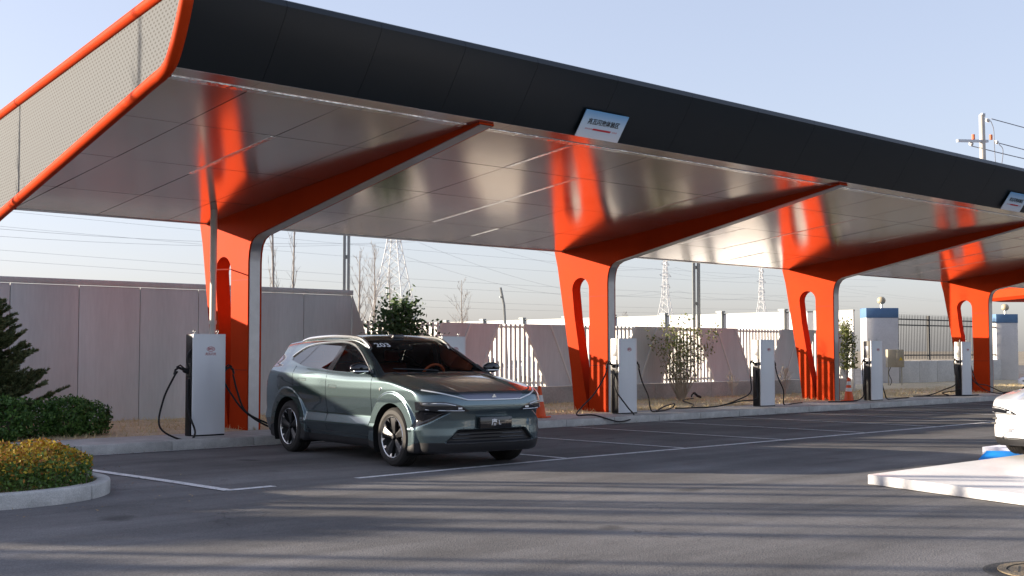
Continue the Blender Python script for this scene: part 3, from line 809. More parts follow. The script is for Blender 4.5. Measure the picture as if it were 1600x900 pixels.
MB().prism([(17.152 - 5, 0.10), (18.35 - 5, 0.10), (17.152 - 5, 2.83)], -0.02, 0.045, 'y').build('end_panel', M_wall, wall)
MB().box(seams[0] - 5, 17.18 - 5, -0.012, 0.07, 2.84, 2.95).build('coping', M_wall, wall, bevel=0.004)
MB().box(seams[0] - 5, 17.1 - 5, 0.06, 0.12, 0.05, 2.8).build('backing', M_trim, wall)

# ------------------------------------------------------------------ slatted fence on its concrete plinth
M_slat = mat('slat_white', (0.80, 0.79, 0.76), 0.6, spec=0.2, var=0.05)
M_plinth = mat('plinth_concrete', (0.42, 0.405, 0.385), 0.9, var=0.22, vscale=1.2, bump=0.2, bscale=30, fine=0.12, fscale=20)
fence = thing('slatted_fence', (28, WY, 0), 0, 'grey and white fence of slanted panels and upright slats on a concrete plinth', 'fence')
FZ0, FZ1 = 0.64, 2.26
FX0, FX1 = 17.2, 38.2
for i in range(8):
    a = FX0 + i * 2.64; b = min(a + 2.634, FX1)
    if b > a: MB().box(a - 28, b - 28, -0.10, 0.22, 0.05, 0.635).build('plinth_block', M_plinth, fence, bevel=0.012)
P_ = 7.2
shapes = []     # (x bottom-left, x bottom-right, x top-left, x top-right) of slat openings
for k in range(-1, 3):
    cW = 22.2 + P_ * k; cI = 18.6 + P_ * k
    shapes.append((cW - 1.27, cW + 1.27, cW - 0.46, cW + 0.46))
    shapes.append((cI - 0.43, cI + 0.43, cI - 1.25, cI + 1.25))
shapes.append((18.6 + P_ * 3 - 0.43, 18.6 + P_ * 3 + .43, 18.6 + P_ * 3 - 1.25, 18.6 + P_ * 3 + 1.25))
shapes = sorted(s for s in shapes if s[1] > FX0 and s[0] < FX1)
def clampx(x): return min(max(x, FX0), FX1)
prev = (FX0, FX0)
slat_me = None; n_slat = 0
for s in shapes + [None]:
    bl, br, tl, tr = (prev[0], FX1, prev[1], FX1) if s is None else (prev[0], s[0], prev[1], s[2])
    bl, br, tl, tr = map(clampx, (bl, br, tl, tr))
    if br - bl > 0.08 or tr - tl > 0.08:
        poly = [(bl - 28, FZ0), (max(br, bl + .01) - 28, FZ0), (max(tr, tl + .01) - 28, FZ1), (tl - 28, FZ1)]
        MB().prism(poly, 0.0, 0.06, 'y').build('fence_panel', M_wall, fence)
        # thin white bar set on the panel
        if s is not None and min(br - bl, tr - tl) > 0.3:
            up_wide = (br - bl) > (tr - tl)
            mb_ = (bl + br) / 2; mt_ = (tl + tr) / 2
            w2 = 0.028
            MB().prism([(mb_ - w2 - 28, FZ0 + .002), (mb_ + w2 - 28, FZ0 + .002), (mt_ + w2 - 28, FZ1 - .002), (mt_ - w2 - 28, FZ1 - .002)], -0.025, -0.002, 'y').build('accent_bar', M_slat, fence)
    if s is None: break
    bl, br, tl, tr = s
    for (xb, xt) in ((bl, tl), (br, tr)):
        if FX0 - .1 < xb < FX1 + .1 and FX0 - .1 < xt < FX1 + .1:
            MB().prism([(xb - .04 - 28, FZ0 + .002), (xb + .04 - 28, FZ0 + .002), (xt + .04 - 28, FZ1 + .002), (xt - .04 - 28, FZ1 + .002)], -0.012, 0.072, 'y').build('slanted_rail', M_slat, fence)
    # slats clipped by the slanted rails
    x = min(bl, tl) + 0.10
    while x < max(br, tr) - 0.04:
        z0, z1 = FZ0 + 0.003, FZ1 - 0.003
        if x < max(bl, tl):
            t = (x - bl) / (tl - bl); zc = FZ0 + t * (FZ1 - FZ0)
            if bl < tl: z1 = min(z1, zc)
            else: z0 = max(z0, zc)
        if x > min(br, tr):
            t = (x - br) / (tr - br); zc = FZ0 + t * (FZ1 - FZ0)
            if br > tr: z1 = min(z1, zc)
            else: z0 = max(z0, zc)
        if z1 - z0 > 0.06 and FX0 < x < FX1:
            if slat_me is None: slat_me = MB().box(-0.040, 0.040, 0.008, 0.055, 0, 1).build('slat', M_slat, None).data; bpy.data.objects.remove(bpy.data.objects['slat'])
            o = link('slat', slat_me, fence); o.location = (x - 28, 0, z0); o.scale = (1, 1, z1 - z0)
            n_slat += 1
        x += 0.163
    prev = (br, tr)
MB().box(FX0 - 28, FX1 - 28, 0.062, 0.09, FZ1 - 0.10, FZ1 - 0.04).build('rail', M_slat, fence)
MB().box(FX0 - 28, FX1 - 28, 0.062, 0.09, FZ0 + 0.08, FZ0 + 0.14).build('rail', M_slat, fence)

# ------------------------------------------------------------------ white hoarding with grey posts beyond the fence
M_hoard = mat('hoarding_white', (0.70, 0.71, 0.72), 0.85, spec=0.15, var=0.03, vscale=0.4)
M_post = mat('post_grey', (0.20, 0.215, 0.22), 0.5, metal=0.2, var=0.06)
ho = thing('white_hoarding', (39.0, 30, 0), math.atan2(42 - 22.9, 40.2 - 38.35), 'bright white hoarding with grey capped posts rising beyond the slatted fence', 'wall')
hl = 36.0
for i in range(12):
    a = -7.0 + i * 3.02
    MB().box(a + 0.01, a + 3.01, -0.03, 0.03, 0.05, 2.93).build('hoarding_panel', M_hoard, ho)
    mb = MB().box(a - 0.11, a + 0.11, 0.035, 0.16, 0.0, 3.02); mb.box(a - 0.15, a + 0.15, 0.0, 0.20, 3.02, 3.08)
    if i: mb.build('post', M_post, ho)
MB().box(-7, 29, -0.04, 0.04, 2.932, 2.985).build('top_rail', M_post, ho)

# ------------------------------------------------------------------ gate pillars, meter box, picket fence, low wall
M_pillar = mat('pillar_render', (0.66, 0.64, 0.63), 0.8, var=0.08, vscale=1.5, fine=0.06, fscale=20)
M_band = mat('blue_band', (0.10, 0.20, 0.36), 0.6, var=0.1)
M_globe = mat('globe_cream', (0.46, 0.39, 0.26), 0.35)
def pillar(x, y, rz, w, h, label):
    t = thing('gate_pillar', (x, y, 0.1), rz, label, 'pillar', 'white gate pillars with blue tops')
    MB().box(-w / 2, w / 2, -0.45, 0.45, 0, h - 0.40).build('shaft', M_pillar, t, bevel=0.01)
    MB().box(-w / 2 - .012, w / 2 + .012, -0.462, 0.462, h - 0.40, h).build('blue_cap', M_band, t, bevel=0.01)
    MB().tube([(0.1, 0, h), (0.1, 0, h + 0.2)], 0.05, 10).build('lamp_stem', M_bolt, t, smooth=True)
    MB().lathe([(0.02, 0.0), (0.10, 0.015), (0.155, 0.07), (0.175, 0.15), (0.155, 0.23), (0.10, 0.29), (0.0, 0.315)], 18, Matrix.Translation((0.1, 0, h + 0.17))).build('globe_lamp', M_globe, t, smooth=True)
    return t
rzp = -math.radians(43.7)
pillar(46.7, 26.9, rzp, 1.30, 3.22, 'white gate pillar with blue top and globe lamp, beside the black picket fence and meter box')
pillar(56.5, 26.2, rzp, 0.98, 3.15, 'white gate pillar with blue top just past the last slotted column')
M_steel = mat('picket_black', (0.012, 0.013, 0.016), 0.5)
M_lowwall = mat('low_wall_plaster', (0.52, 0.51, 0.49), 0.85, col2=(0.66, 0.64, 0.61), vscale=1.2, bump=0.2, bscale=14, fine=0.1, fscale=15)
pa, pb = Vector((47.3, 26.55, 0)), Vector((56.2, 26.3, 0))
pf = thing('picket_fence', tuple(pa), math.atan2((pb - pa).y, (pb - pa).x), 'black steel picket fence standing on the low white wall between the gate pillars', 'fence')
LP = (pb - pa).length
pk = None
npk = int(LP / 0.125)
for i in range(npk):
    if pk is None: pk = MB().tube([(0, 0, 1.22), (0, 0, 3.02), (0, 0, 3.10)], [0.014, 0.014, 0.003], 4).build('picket', M_steel, pf)
    else:
        pk = pk.copy(); COL.objects.link(pk)
    pk.location = (0.06 + i * LP / npk, 0, 0)
for z_ in (1.36, 2.62, 2.86): MB().box(0, LP, -0.025, 0.025, z_, z_ + 0.05).build('rail', M_steel, pf)
for i in range(1, 4): MB().box(i * LP / 4 + .4, i * LP / 4 + 0.52, -0.06, 0.06, 1.18, 3.06).build('post', M_steel, pf)
lw = thing('low_wall', tuple(pa), math.atan2((pb - pa).y, (pb - pa).x), 'low patchy white plaster wall under the black picket fence', 'wall')
for i in range(6):
    d_ = rng.uniform(-0.05, 0.05)
    MB().box(i * LP / 6 + .01, (i + 1) * LP / 6 - 0.01, -0.22 + d_, 0.18, 0.05, 1.16 + d_ * .4).build('plaster_bay', M_lowwall, lw, bevel=0.03)
o = MB().box(5.15, 6.15, -0.40, -0.25, 0.70, 1.1).box(5.4, 5.95, -0.42, -0.40, 0.74, 1.04).build('junction_box', M_bolt, lw)
mtr = thing('meter_box', (44.75, 25.1, 0.2), rzp, 'beige metal meter box on legs in front of the low white wall', 'meter box')
M_meter = mat('meter_beige', (0.42, 0.37, 0.27), 0.55, metal=0.2, var=0.15, vscale=4)
M_yel = mat('warning_yellow', (0.75, 0.55, 0.03), 0.5)
MB().box(-0.34, 0.30, -0.14, 0.14, 0.73, 1.42).build('cabinet', M_meter, mtr, bevel=0.01)
MB().box(-0.02, 0.285, -0.155, -0.142, 0.75, 1.40).build('door', M_meter, mtr, bevel=0.004)
MB().prism([(0.09, 1.0), (0.24, 1.0), (0.165, 1.14)], -0.160, -0.156, 'y').build('warning_triangle', M_yel, mtr)
for x_ in (-0.28, 0.24): MB().tube([(x_, 0, 0.0), (x_, 0, 0.74)], 0.02, 6).build('leg', M_meter, mtr)
MB().tube(smooth_path([(-0.2, -0.05, 0.74), (-0.3, -0.1, 0.5), (-0.22, -0.2, 0.2), (-0.3, -0.2, 0.0)], 5), 0.014, 6).build('conduit', M_cable, mtr, smooth=True)
# ------------------------------------------------------------------ vegetation
M_bark = mat('bark', (0.16, 0.13, 0.105), 0.9, var=0.25, vscale=8, bump=0.4, bscale=30)
M_twig = mat('pale_twig', (0.50, 0.43, 0.34), 0.9, var=0.2, vscale=5)
M_birch = mat('grey_bark', (0.30, 0.27, 0.25), 0.9, var=0.2, vscale=5)
M_spruce = leaf_mat('spruce_needles', (0.045, 0.080, 0.036), (0.24, 0.26, 0.11), 0.28)
M_dkleaf = leaf_mat('dark_leaf', (0.022, 0.050, 0.018), (0.10, 0.17, 0.048), 0.25)
M_shleaf = leaf_mat('shrub_leaf', (0.030, 0.085, 0.020), (0.16, 0.30, 0.065), 0.3)
M_yleaf = leaf_mat('olive_leaf', (0.10, 0.13, 0.035), (0.24, 0.26, 0.08), 0.3)
M_golden = leaf_mat('golden_leaf', (0.36, 0.20, 0.018), (0.72, 0.52, 0.05), 0.25)
M_copper = leaf_mat('copper_leaf', (0.28, 0.10, 0.016), (0.54, 0.24, 0.03), 0.2)
M_under = leaf_mat('under_leaf', (0.045, 0.10, 0.022), (0.17, 0.28, 0.055), 0.2)

def branch_tree(seed, height, trunk_r, n_limb=26, spread=0.42, lift=1.0, twigs=5, first=0.22, droop=0.0, limb_len=None):
    """trunk + upswept limbs + twigs as tubes, in two meshes"""
    R = random.Random(seed)
    tr = MB(); cr = MB()
    path = []; x = y = 0.0
    for i in range(9):
        path.append((x, y, height * i / 8)); x += R.uniform(-.03, .03) * height * .12; y += R.uniform(-.03, .03) * height * .12
    tr.tube(path, [trunk_r * (1 - 0.92 * i / 8) + .004 for i in range(9)], 7)
    for i in range(n_limb):
        t = first + (0.97 - first) * (i + R.random() * .6) / n_limb
        k = t * 8; j = min(7, int(k)); f = k - j
        p = Vector(path[j]).lerp(Vector(path[j + 1]), f)
        a = R.uniform(0, 6.283)
        ln = (limb_len or spread * height) * (1.02 - t) ** 0.75 * R.uniform(0.6, 1.1) + 0.12
        d = Vector((math.cos(a), math.sin(a), lift * R.uniform(0.7, 1.3))).normalized()
        pts = [p]; q = p.copy()
        for s_ in range(4):
            d = (d + Vector((R.uniform(-.16, .16), R.uniform(-.16, .16), R.uniform(0.0, .22) - droop))).normalized()
            q = q + d * ln / 4; pts.append(q.copy())
        r0 = max(0.006, trunk_r * (1 - t) * 0.5)
        cr.tube(pts, [r0, r0 * .75, r0 * .5, r0 * .35, 0.003], 5, caps=False)
        for w in range(twigs):
            s_ = R.uniform(0.2, 1.0) * 4; jj = min(3, int(s_)); b = pts[jj].lerp(pts[jj + 1], s_ - jj)
            dd = (d + Vector((R.uniform(-1, 1), R.uniform(-1, 1), R.uniform(-.3, .9)))).normalized(); tl = ln * R.uniform(.18, .42)
            m_ = b + dd * tl * .5 + Vector((0, 0, .05 * tl)); e_ = b + dd * tl + Vector((R.uniform(-.1, .1), R.uniform(-.1, .1), .12)) * tl
            cr.tube([b, m_, e_], [r0 * .3 + .002, r0 * .2 + .002, .002], 4, caps=False)
            if R.random() < .7:
                e2 = m_ + (dd + Vector((R.uniform(-1, 1), R.uniform(-1, 1), R.uniform(0, .6)))).normalized() * tl * .5
                cr.tube([m_, e2], [r0 * .15 + .002, .002], 3, caps=False)
    return tr, cr

def bare_tree(loc, rz, label, group, protos, seed=None, scale=1.0, **kw):
    root = thing('bare_tree', loc, rz, label, 'tree', group)
    if seed is not None:
        tr, cr = branch_tree(seed, **kw)
        a = tr.build('trunk', kw_mat, root, smooth=True, fix=False); b = cr.build('crown', kw_mat, root, smooth=True, fix=False)
        protos.append((a.data, b.data))
    else:
        a, b = protos[0]; link('trunk', a, root); link('crown', b, root)
    root.scale = (scale,) * 3
    return root
# poplars behind the wall, out of the frame: their shadows rake across the yard
kw_mat = M_bark
PR = []
gt = 'bare trees in a row beyond the grey wall'
lt = 'tall bare tree standing in the row beyond the grey wall'
spots = [(-1.5, 24.7, 0.85), (-2.0, 25.9, 1.1), (-2.5, 24.9, 0.8), (-3.0, 25.6, 1.0), (-4.2, 25.0, 0.95), (-5.4, 25.8, 1.15), (-6.3, 24.8, 0.9), (-6.9, 25.4, 1.0), (-3.6, 24.6, 0.75), (-4.8, 26.4, 1.0), (-5.9, 25.2, 0.8), (-8.6, 25.1, 0.9), (-9.9, 25.8, 1.0), (4.6, 25.0, 0.85), (6.4, 25.6, 0.9)]
for i, (x, y, s) in enumerate(spots):
    if i in (0, 1): 
        t = bare_tree((x, y, 0), 0, lt, gt, PR, seed=11 + i, height=8.5, trunk_r=0.15, n_limb=20, spread=0.20, lift=3.6, twigs=4, first=0.25, scale=s)
    else:
        a, b = PR[i % 2]; t = thing('bare_tree', (x, y, 0), rng.uniform(0, 6.28), lt, 'tree', gt); link('trunk', a, t); link('crown', b, t); t.scale = (s,) * 3
SPR = True
# bare trees in view behind the wall and the fence
kw_mat = M_birch
PB = []
bare_tree((24.88, 38.3, 0), 0, 'slender bare tree rising above the grey wall just past the first orange column', None, PB, seed=31, height=9.5, trunk_r=0.07, n_limb=20, spread=0.16, lift=2.6, twigs=4, first=0.25)
bare_tree((26.1, 39.0, 0), 0, 'thin bare tree above the grey wall, between the slender tree and the mast', None, PB, seed=37, height=8.6, trunk_r=0.06, n_limb=18, spread=0.16, lift=2.6, twigs=4, first=0.25)
kw_mat = M_birch
bare_tree((27.4, 31.0, 0), 0, 'fine bare tree at the edge of the leafy shrub, under the thin power lines', None, PB, seed=47, height=3.9, trunk_r=0.045, n_limb=26, spread=0.34, lift=1.6, twigs=6, first=0.12)
bare_tree((22.9, 30.6, 0), 0, 'bare branching tree in front of the lattice tower behind the car roof', None, PB, seed=41, height=4.6, trunk_r=0.065, n_limb=26, spread=0.34, lift=1.5, twigs=6, first=0.12)
bare_tree((23.9, 31.2, 0), 1.0, 'bare branching tree between its two neighbours at the foot of the lattice tower', None, PB, seed=45, height=4.9, trunk_r=0.055, n_limb=30, spread=0.34, lift=1.5, twigs=7, first=0.12)
bare_tree((24.9, 31.6, 0), 0, 'smaller bare tree at the foot of the lattice tower above the leafy shrub', None, PB, seed=43, height=4.2, trunk_r=0.05, n_limb=22, spread=0.28, lift=1.8, twigs=5, first=0.12)
far = 'far bare trees above the hoarding'
for i, (x, y, s) in enumerate([(61, 75, 1.0), (66, 74, .8), (96, 84, .9), (101, 88, 1.1), (52, 82, .9)]):
    a, b = PB[i % 2]; d_ = PB[(i + 2) % 6]
    t = thing('bare_tree', (x, y, 0), i * 1.3, 'faint far bare tree poking above the white hoarding', 'tree', far); link('trunk', d_[0], t); link('crown', d_[1], t); t.scale = (s * 1.25,) * 3

# spruce at the edge of the frame
sp = thing('spruce_tree', (8.02, 21.15, 0.1), 0, 'dark green young spruce in front of the grey wall', 'tree')
R = random.Random(5)
H_ = 2.5
MB().tube([(0, 0, 0), (0.02, 0.0, 1.2), (0, 0.02, 2.1), (0, 0, H_)], [0.06, 0.045, 0.025, 0.006], 7).build('trunk', M_bark, sp, smooth=True)
limb = MB(); cs = []; ax = []; ay = []
def spray(p, d, ln, r):
    """twig clothed in short needles"""
    n = max(14, int(ln * 520)); t = np.array([R.random() for _ in range(n)])
    base = np.array(p)[None] + np.array(d)[None] * (t * ln)[:, None]
    nd = rng.normal(size=(n, 3)); nd -= (nd @ np.array(d))[:, None] * np.array(d)[None]; nd /= np.linalg.norm(nd, axis=1)[:, None]
    nd[:, 2] += 0.35
    v = nd * 0.75 + np.array(d)[None] * 0.8; v /= np.linalg.norm(v, axis=1)[:, None]
    L_ = (0.030 + 0.022 * rng.random(n)) * (1 - 0.45 * t)
    cs.append(base + v * (L_ * 0.8)[:, None]); ax.append(v * L_[:, None])
    s = np.cross(v, rng.normal(size=(n, 3))); s /= np.linalg.norm(s, axis=1)[:, None]; ay.append(s * 0.0072)
nl = 165
for i in range(nl):
    t = (i + R.random()) / nl; z = 0.10 + t * (H_ - 0.22)
    a = i * 2.399 + R.uniform(-.4, .4)
    ln = (1.14 * (1 - t) ** 0.8 + 0.16) * R.uniform(0.78, 1.16)
    up = R.uniform(0.25, 0.75)
    d = Vector((math.cos(a), math.sin(a), up)).normalized(); p = Vector((0, 0, z)); pts = [p]; q = p.copy()
    for s_ in range(4):
        d = (d + Vector((R.uniform(-.1, .1), R.uniform(-.1, .1), 0.05))).normalized(); q = q + d * ln / 4; pts.append(q.copy())
    limb.tube(pts, [0.014, 0.011, 0.008, 0.005, 0.003], 4, caps=False)
    for j in range(4):
        sg = pts[j + 1] - pts[j]
        if j or ln < .6: spray(pts[j], sg.normalized(), sg.length, 0)
        for k in range(4):
            b = pts[j].lerp(pts[j + 1], R.random())
            sd = sg.normalized().cross(Vector((0, 0, 1))).normalized() * R.choice((-1, 1))
            dd = (sg.normalized() * 0.75 + sd * R.uniform(.5, .95) + Vector((0, 0, R.uniform(-.12, .3)))).normalized()
            if j + k > 0: spray(b, dd, ln * R.uniform(0.16, 0.34) * (1.15 - j * .18), 0)
limb.build('limbs', M_bark, sp, fix=False)
V, F = quads(np.concatenate(cs), np.concatenate(ax), np.concatenate(ay))
np_mesh('crown', V, F, M_spruce, sp)

for (x_, y_, s_, r_) in ((-7.6, 26.8, 1.9, 1.0), (-10.6, 26.4, 1.9, 2.6), (-9.2, 27.6, 2.0, 4.1)):  # out-of-frame spruce copies, added so their shade covers the left foreground
    t = copy_tree(sp); t.location = (x_, y_, 0); t.rotation_euler = (0, 0, r_); t.scale = (s_, s_, s_)
    tag(t, 'unseen spruce added beyond the grey wall to shade the yard', 'tree', 'added spruces beyond the grey wall')

def shrub_blob(root, blobs, n, m, size, name='foliage', stems=True, m_stem=M_bark, elong=1.5, shell=0.55):
    """leaves through the volume of several overlapping lumps"""
    pts = []
    tot = sum(b[3] * b[4] * b[5] for b in blobs)
    for b in blobs:
        k = int(n * b[3] * b[4] * b[5] / tot)
        d = rand_dirs(k); r = rng.uniform(shell, 1.04, k) ** 0.7
        lump = 1 + 0.13 * np.sin(d[:, 0] * 9 + b[0] * 5) * np.sin(d[:, 1] * 8 + 1) + 0.10 * np.sin(d[:, 2] * 11 + b[1])
        pts.append(np.array(b[:3])[None] + d * (r * lump)[:, None] * np.array(b[3:6])[None])
    P = np.concatenate(pts); P = P[P[:, 2] > 0.02]
    V, F = leaf_cloud(P, size, elong)
    o = np_mesh(name, V, F, m, root)
    if stems:
        mb = MB()
        for b in blobs:
            for k in range(5):
                mb.tube([(b[0] + rng.uniform(-.15, .15), b[1] + rng.uniform(-.12, .12), 0), (b[0] + rng.uniform(-.3, .3) * b[3], b[1] + rng.uniform(-.3, .3) * b[4], b[2]), (b[0] + rng.uniform(-.7, .7) * b[3], b[1] + rng.uniform(-.7, .7) * b[4], b[2] + b[5] * .7)], [0.012, 0.008, 0.003], 4, caps=False)
        tag(mb.build('stems', m_stem, root, fix=False), kind='stuff')
    return o
hb = thing('green_shrub', (9.15, 20.45, 0.1), 0, 'low dark green leafy shrub at the end of the pavement before the grey wall', 'shrub', 'dark shrubs at the foot of the wall')
shrub_blob(hb, [(-0.45, 0.0, 0.33, 0.45, 0.4, 0.36), (0.05, -0.05, 0.36, 0.42, 0.4, 0.38), (0.45, 0.02, 0.30, 0.33, 0.36, 0.34)], 9000, M_shleaf, 0.019)
hb = thing('green_shrub', (7.85, 20.1, 0.1), 0, 'bushy green shrub under the spruce, cut by the picture edge', 'shrub', 'dark shrubs at the foot of the wall')
shrub_blob(hb, [(-0.5, 0.0, 0.42, 0.55, 0.5, 0.46), (0.15, -0.05, 0.38, 0.45, 0.45, 0.40)], 8000, M_shleaf, 0.02)
sd = thing('seedling', (9.86, 20.4, 0.1), 0, 'thin wispy green shoot beside the dark shrub on the dry grass', 'plant')
shrub_blob(sd, [(0, 0, 0.28, 0.16, 0.16, 0.24), (0.05, 0.0, 0.42, 0.10, 0.10, 0.16)], 420, M_dkleaf, 0.018, shell=0.1, stems=False)

# two clipped hedges on the island: golden tops over a green body
def hedge(cx, cy, poly_fn, h, n, label, tops):
    root = thing('hedge', (cx, cy, 0.09), 0, label, 'hedge')
    P = poly_fn(n)
    hh = h * (0.86 + 0.16 * np.sin(P[:, 0] * 5.1 + 1) * np.sin(P[:, 1] * 4.3) + rng.normal(0, 0.035, n)) * (1 - 0.30 * P[:, 3] ** 3)
    z = hh * (1 - rng.random(n) ** 1.6 * 0.98)
    pts = np.stack([P[:, 0], P[:, 1], z], 1)
    top = (z / h + rng.normal(0, 0.20, n)) > 0.58
    V, F = leaf_cloud(pts[~top], 0.014, 1.6); np_mesh('green_body', V, F, M_under, root)
    k = top & (rng.random(n) < 0.60)
    V, F = leaf_cloud(pts[k], 0.0145, 1.6); np_mesh('golden_tips', V, F, tops[0], root)
    k = top & ~k
    V, F = leaf_cloud(pts[k], 0.014, 1.6); np_mesh('copper_tips', V, F, tops[1], root)
    mb = MB()
    for i in range(0, min(n, 2600), 8):
        p = pts[i]; mb.tube([(p[0] * .985, p[1] * .985, 0), (p[0], p[1], p[2] * .6), tuple(p)], [0.005, 0.004, 0.002], 3, caps=False)
    tag(mb.build('stems', M_bark, root, fix=False), kind='stuff')
def stadium(n, r, x0, y_lo, y_hi):
    out = []
    while len(out) < n:
        x = rng.uniform(x0, r, 4 * n); y = rng.uniform(-r, r, 4 * n)
        d = np.where(x < 0, np.abs(y), np.hypot(x, y)); ok = (d < r) & (y > y_lo) & (y < y_hi)
        q = np.stack([x[ok], y[ok], np.zeros(ok.sum()), d[ok] / r], 1); out = q if len(out) == 0 else np.concatenate([out, q])
    return out[:n]
hedge(IC[0], IC[1], lambda n: stadium(n, 1.31, -2.6, -9, 0.36), 0.52, 38000, 'clipped golden hedge filling the front of the kerbed planting island', (M_golden, M_copper))
hedge(IC[0], IC[1], lambda n: stadium(n, 1.31, -2.6, 0.56, 9), 0.52, 15000, 'copper coloured hedge strip along the back of the planting island', (M_copper, M_golden))

# leafless bushes along the fence foot
bb = None
for i, (x_, y_, s_) in enumerate(((20.6, 22.6, 1.0), (24.6, 22.4, .8), (30.6, 22.5, .7), (33.2, 22.4, .9))):
    t = thing('bare_bush', (x_, y_, 0.2), i * 1.9, ('low leafless bush at the foot of the fence behind the teal car', 'low leafless bush at the foot of the fence past the second column', 'low leafless bush between the lone charger and the olive shrub', 'low leafless bush behind the third column')[i], 'bush', 'leafless bushes at the fence foot')
    if bb is None:
        tr, cr = branch_tree(61, height=0.8, trunk_r=0.012, n_limb=24, limb_len=0.7, lift=1.5, twigs=5, first=0.02); cr.v += []
        o1 = tr.build('trunk', M_twig, t, smooth=True, fix=False); o2 = cr.build('crown', M_twig, t, fix=False); bb = (o1.data, o2.data)
    else: link('trunk', bb[0], t); link('crown', bb[1], t)
    t.scale = (s_,) * 3

# shrubs by the fence
sh = thing('bare_shrub', (28.0, 22.35, 0.2), 0, 'many stemmed thin shrub with sparse olive leaves in front of the slatted fence', 'shrub')
R = random.Random(9); mb = MB(); tips = []
for i in range(52):
    a = R.uniform(0, 6.28); ln = R.uniform(1.3, 2.25); sp_ = R.uniform(0.10, 0.52)
    d = Vector((math.cos(a) * sp_, math.sin(a) * sp_, 1)).normalized(); q = Vector((math.cos(a) * .08, math.sin(a) * .08, 0)); pts = [q.copy()]
    for s_ in range(5):
        d = (d + Vector((R.uniform(-.12, .12), R.uniform(-.12, .12), .04))).normalized(); q = q + d * ln / 5; pts.append(q.copy())
    mb.tube(pts, [.014, .012, .009, .007, .005, .003], 4, caps=False)
    for k in range(9):
        s_ = R.uniform(1.2, 5) ; j = min(4, int(s_)); b = pts[j].lerp(pts[j + 1], s_ - j); e = b + (d + Vector((R.uniform(-1, 1), R.uniform(-1, 1), R.uniform(-.2, .6)))).normalized() * R.uniform(.15, .4)
        mb.tube([b, e], [.004, .002], 3, caps=False); tips += [tuple(e), tuple(b.lerp(e, .6))]
tag(mb.build('stems', M_twig, sh, fix=False), kind='stuff')
T = np.array(tips); T = T[rng.random(len(T)) < 0.85]; T = np.concatenate([T + rng.normal(0, .05, T.shape) for _ in range(4)])
T = T[(T[:, 2] > 0.5) & (rng.random(len(T)) < np.clip((T[:, 2] - .3) / 1.6, .12, 1))]
V, F = leaf_cloud(T, 0.026, 1.5); np_mesh('foliage', V, F, M_yleaf, sh)

def leafy(x, y, h, w, n, m, label, seed, size=0.035):
    t = thing('leafy_shrub', (x, y, 0.15), 0, label, 'shrub')
    tr, cr = branch_tree(seed, height=h, trunk_r=0.03, n_limb=22, limb_len=w, lift=1.4 if w < 1 else 0.55, twigs=4, first=0.15 if w < 1 else 0.45)
    tr.build('trunk', M_birch, t, smooth=True, fix=False); cr.build('limbs', M_birch, t, fix=False)
    pts = np.array([v for i, v in enumerate(cr.v)])
    pts = pts[rng.integers(0, len(pts), n)] + rng.normal(0, 0.09 if w < 1 else 0.15, (n, 3)); pts = pts[pts[:, 2] > 0.35 * h]
    V, F = leaf_cloud(pts, size, 1.6); np_mesh('foliage', V, F, m, t)
leafy(17.55, 21.9, 2.35, 1.35, 2300, M_dkleaf, 'dark leaved shrub standing behind the roof of the teal car', 51)
leafy(36.8, 22.4, 2.35, 0.5, 1400, M_yleaf, 'leafy sapling between the third orange column and the striped cone', 53, 0.03)
# ------------------------------------------------------------------ poles, pylons, wires, second canopy, platform
M_conpole = mat('pole_concrete', (0.52, 0.49, 0.45), 0.8, var=0.08, vscale=2)
M_galv = mat('pylon_steel', (0.62, 0.63, 0.65), 0.5, metal=0.1)
M_wire = mat('wire', (0.20, 0.20, 0.23), 0.7)
M_insul = mat('insulator', (0.70, 0.68, 0.65), 0.3)
M_ored = mat('arrester_orange', (0.7, 0.16, 0.06), 0.5)

def mast(x, y, h, w, label):
    t = thing('lamp_mast', (x, y, 0), -0.76, label, 'mast', 'grey masts behind the wall and fence')
    for s in (-1, 1): MB().box(s * w * .34 - w * .2, s * w * .34 + w * .2, -w * .35, w * .35, 0, h).build('chord', M_post, t, bevel=0.01)
    mb = MB()
    for z in np.arange(0.6, h, 1.3): mb.box(-w * .16, w * .16, -w * .2, w * .2, z, z + 0.12)
    mb.build('tie_plate', M_post, t)
    MB().box(-0.5, 0.5, -0.12, 0.12, h, h + 0.14).build('luminaire', M_post, t, bevel=0.02)
    return t
mast(23.8, 32.5, 9.0, 0.20, 'grey steel mast rising behind the end of the grey panel wall')
mast(35.9, 27.94, 9.0, 0.25, 'grey steel mast rising between the second and third orange columns')
ab = thing('stay_pole', (31.9, 33.5, 0), 0, 'thin leaning grey pole poking above the slatted fence beside the second column', 'pole')
MB().tube([(0, 0, 0), (-0.15, 0.1, 3.25), (-0.28, 0.15, 3.9)], [0.05, 0.05, 0.045], 8).tube([(-0.32, 0.15, 3.55), (-0.16, 0.15, 3.55)], 0.03, 6).build('pole', M_post, ab, smooth=True)

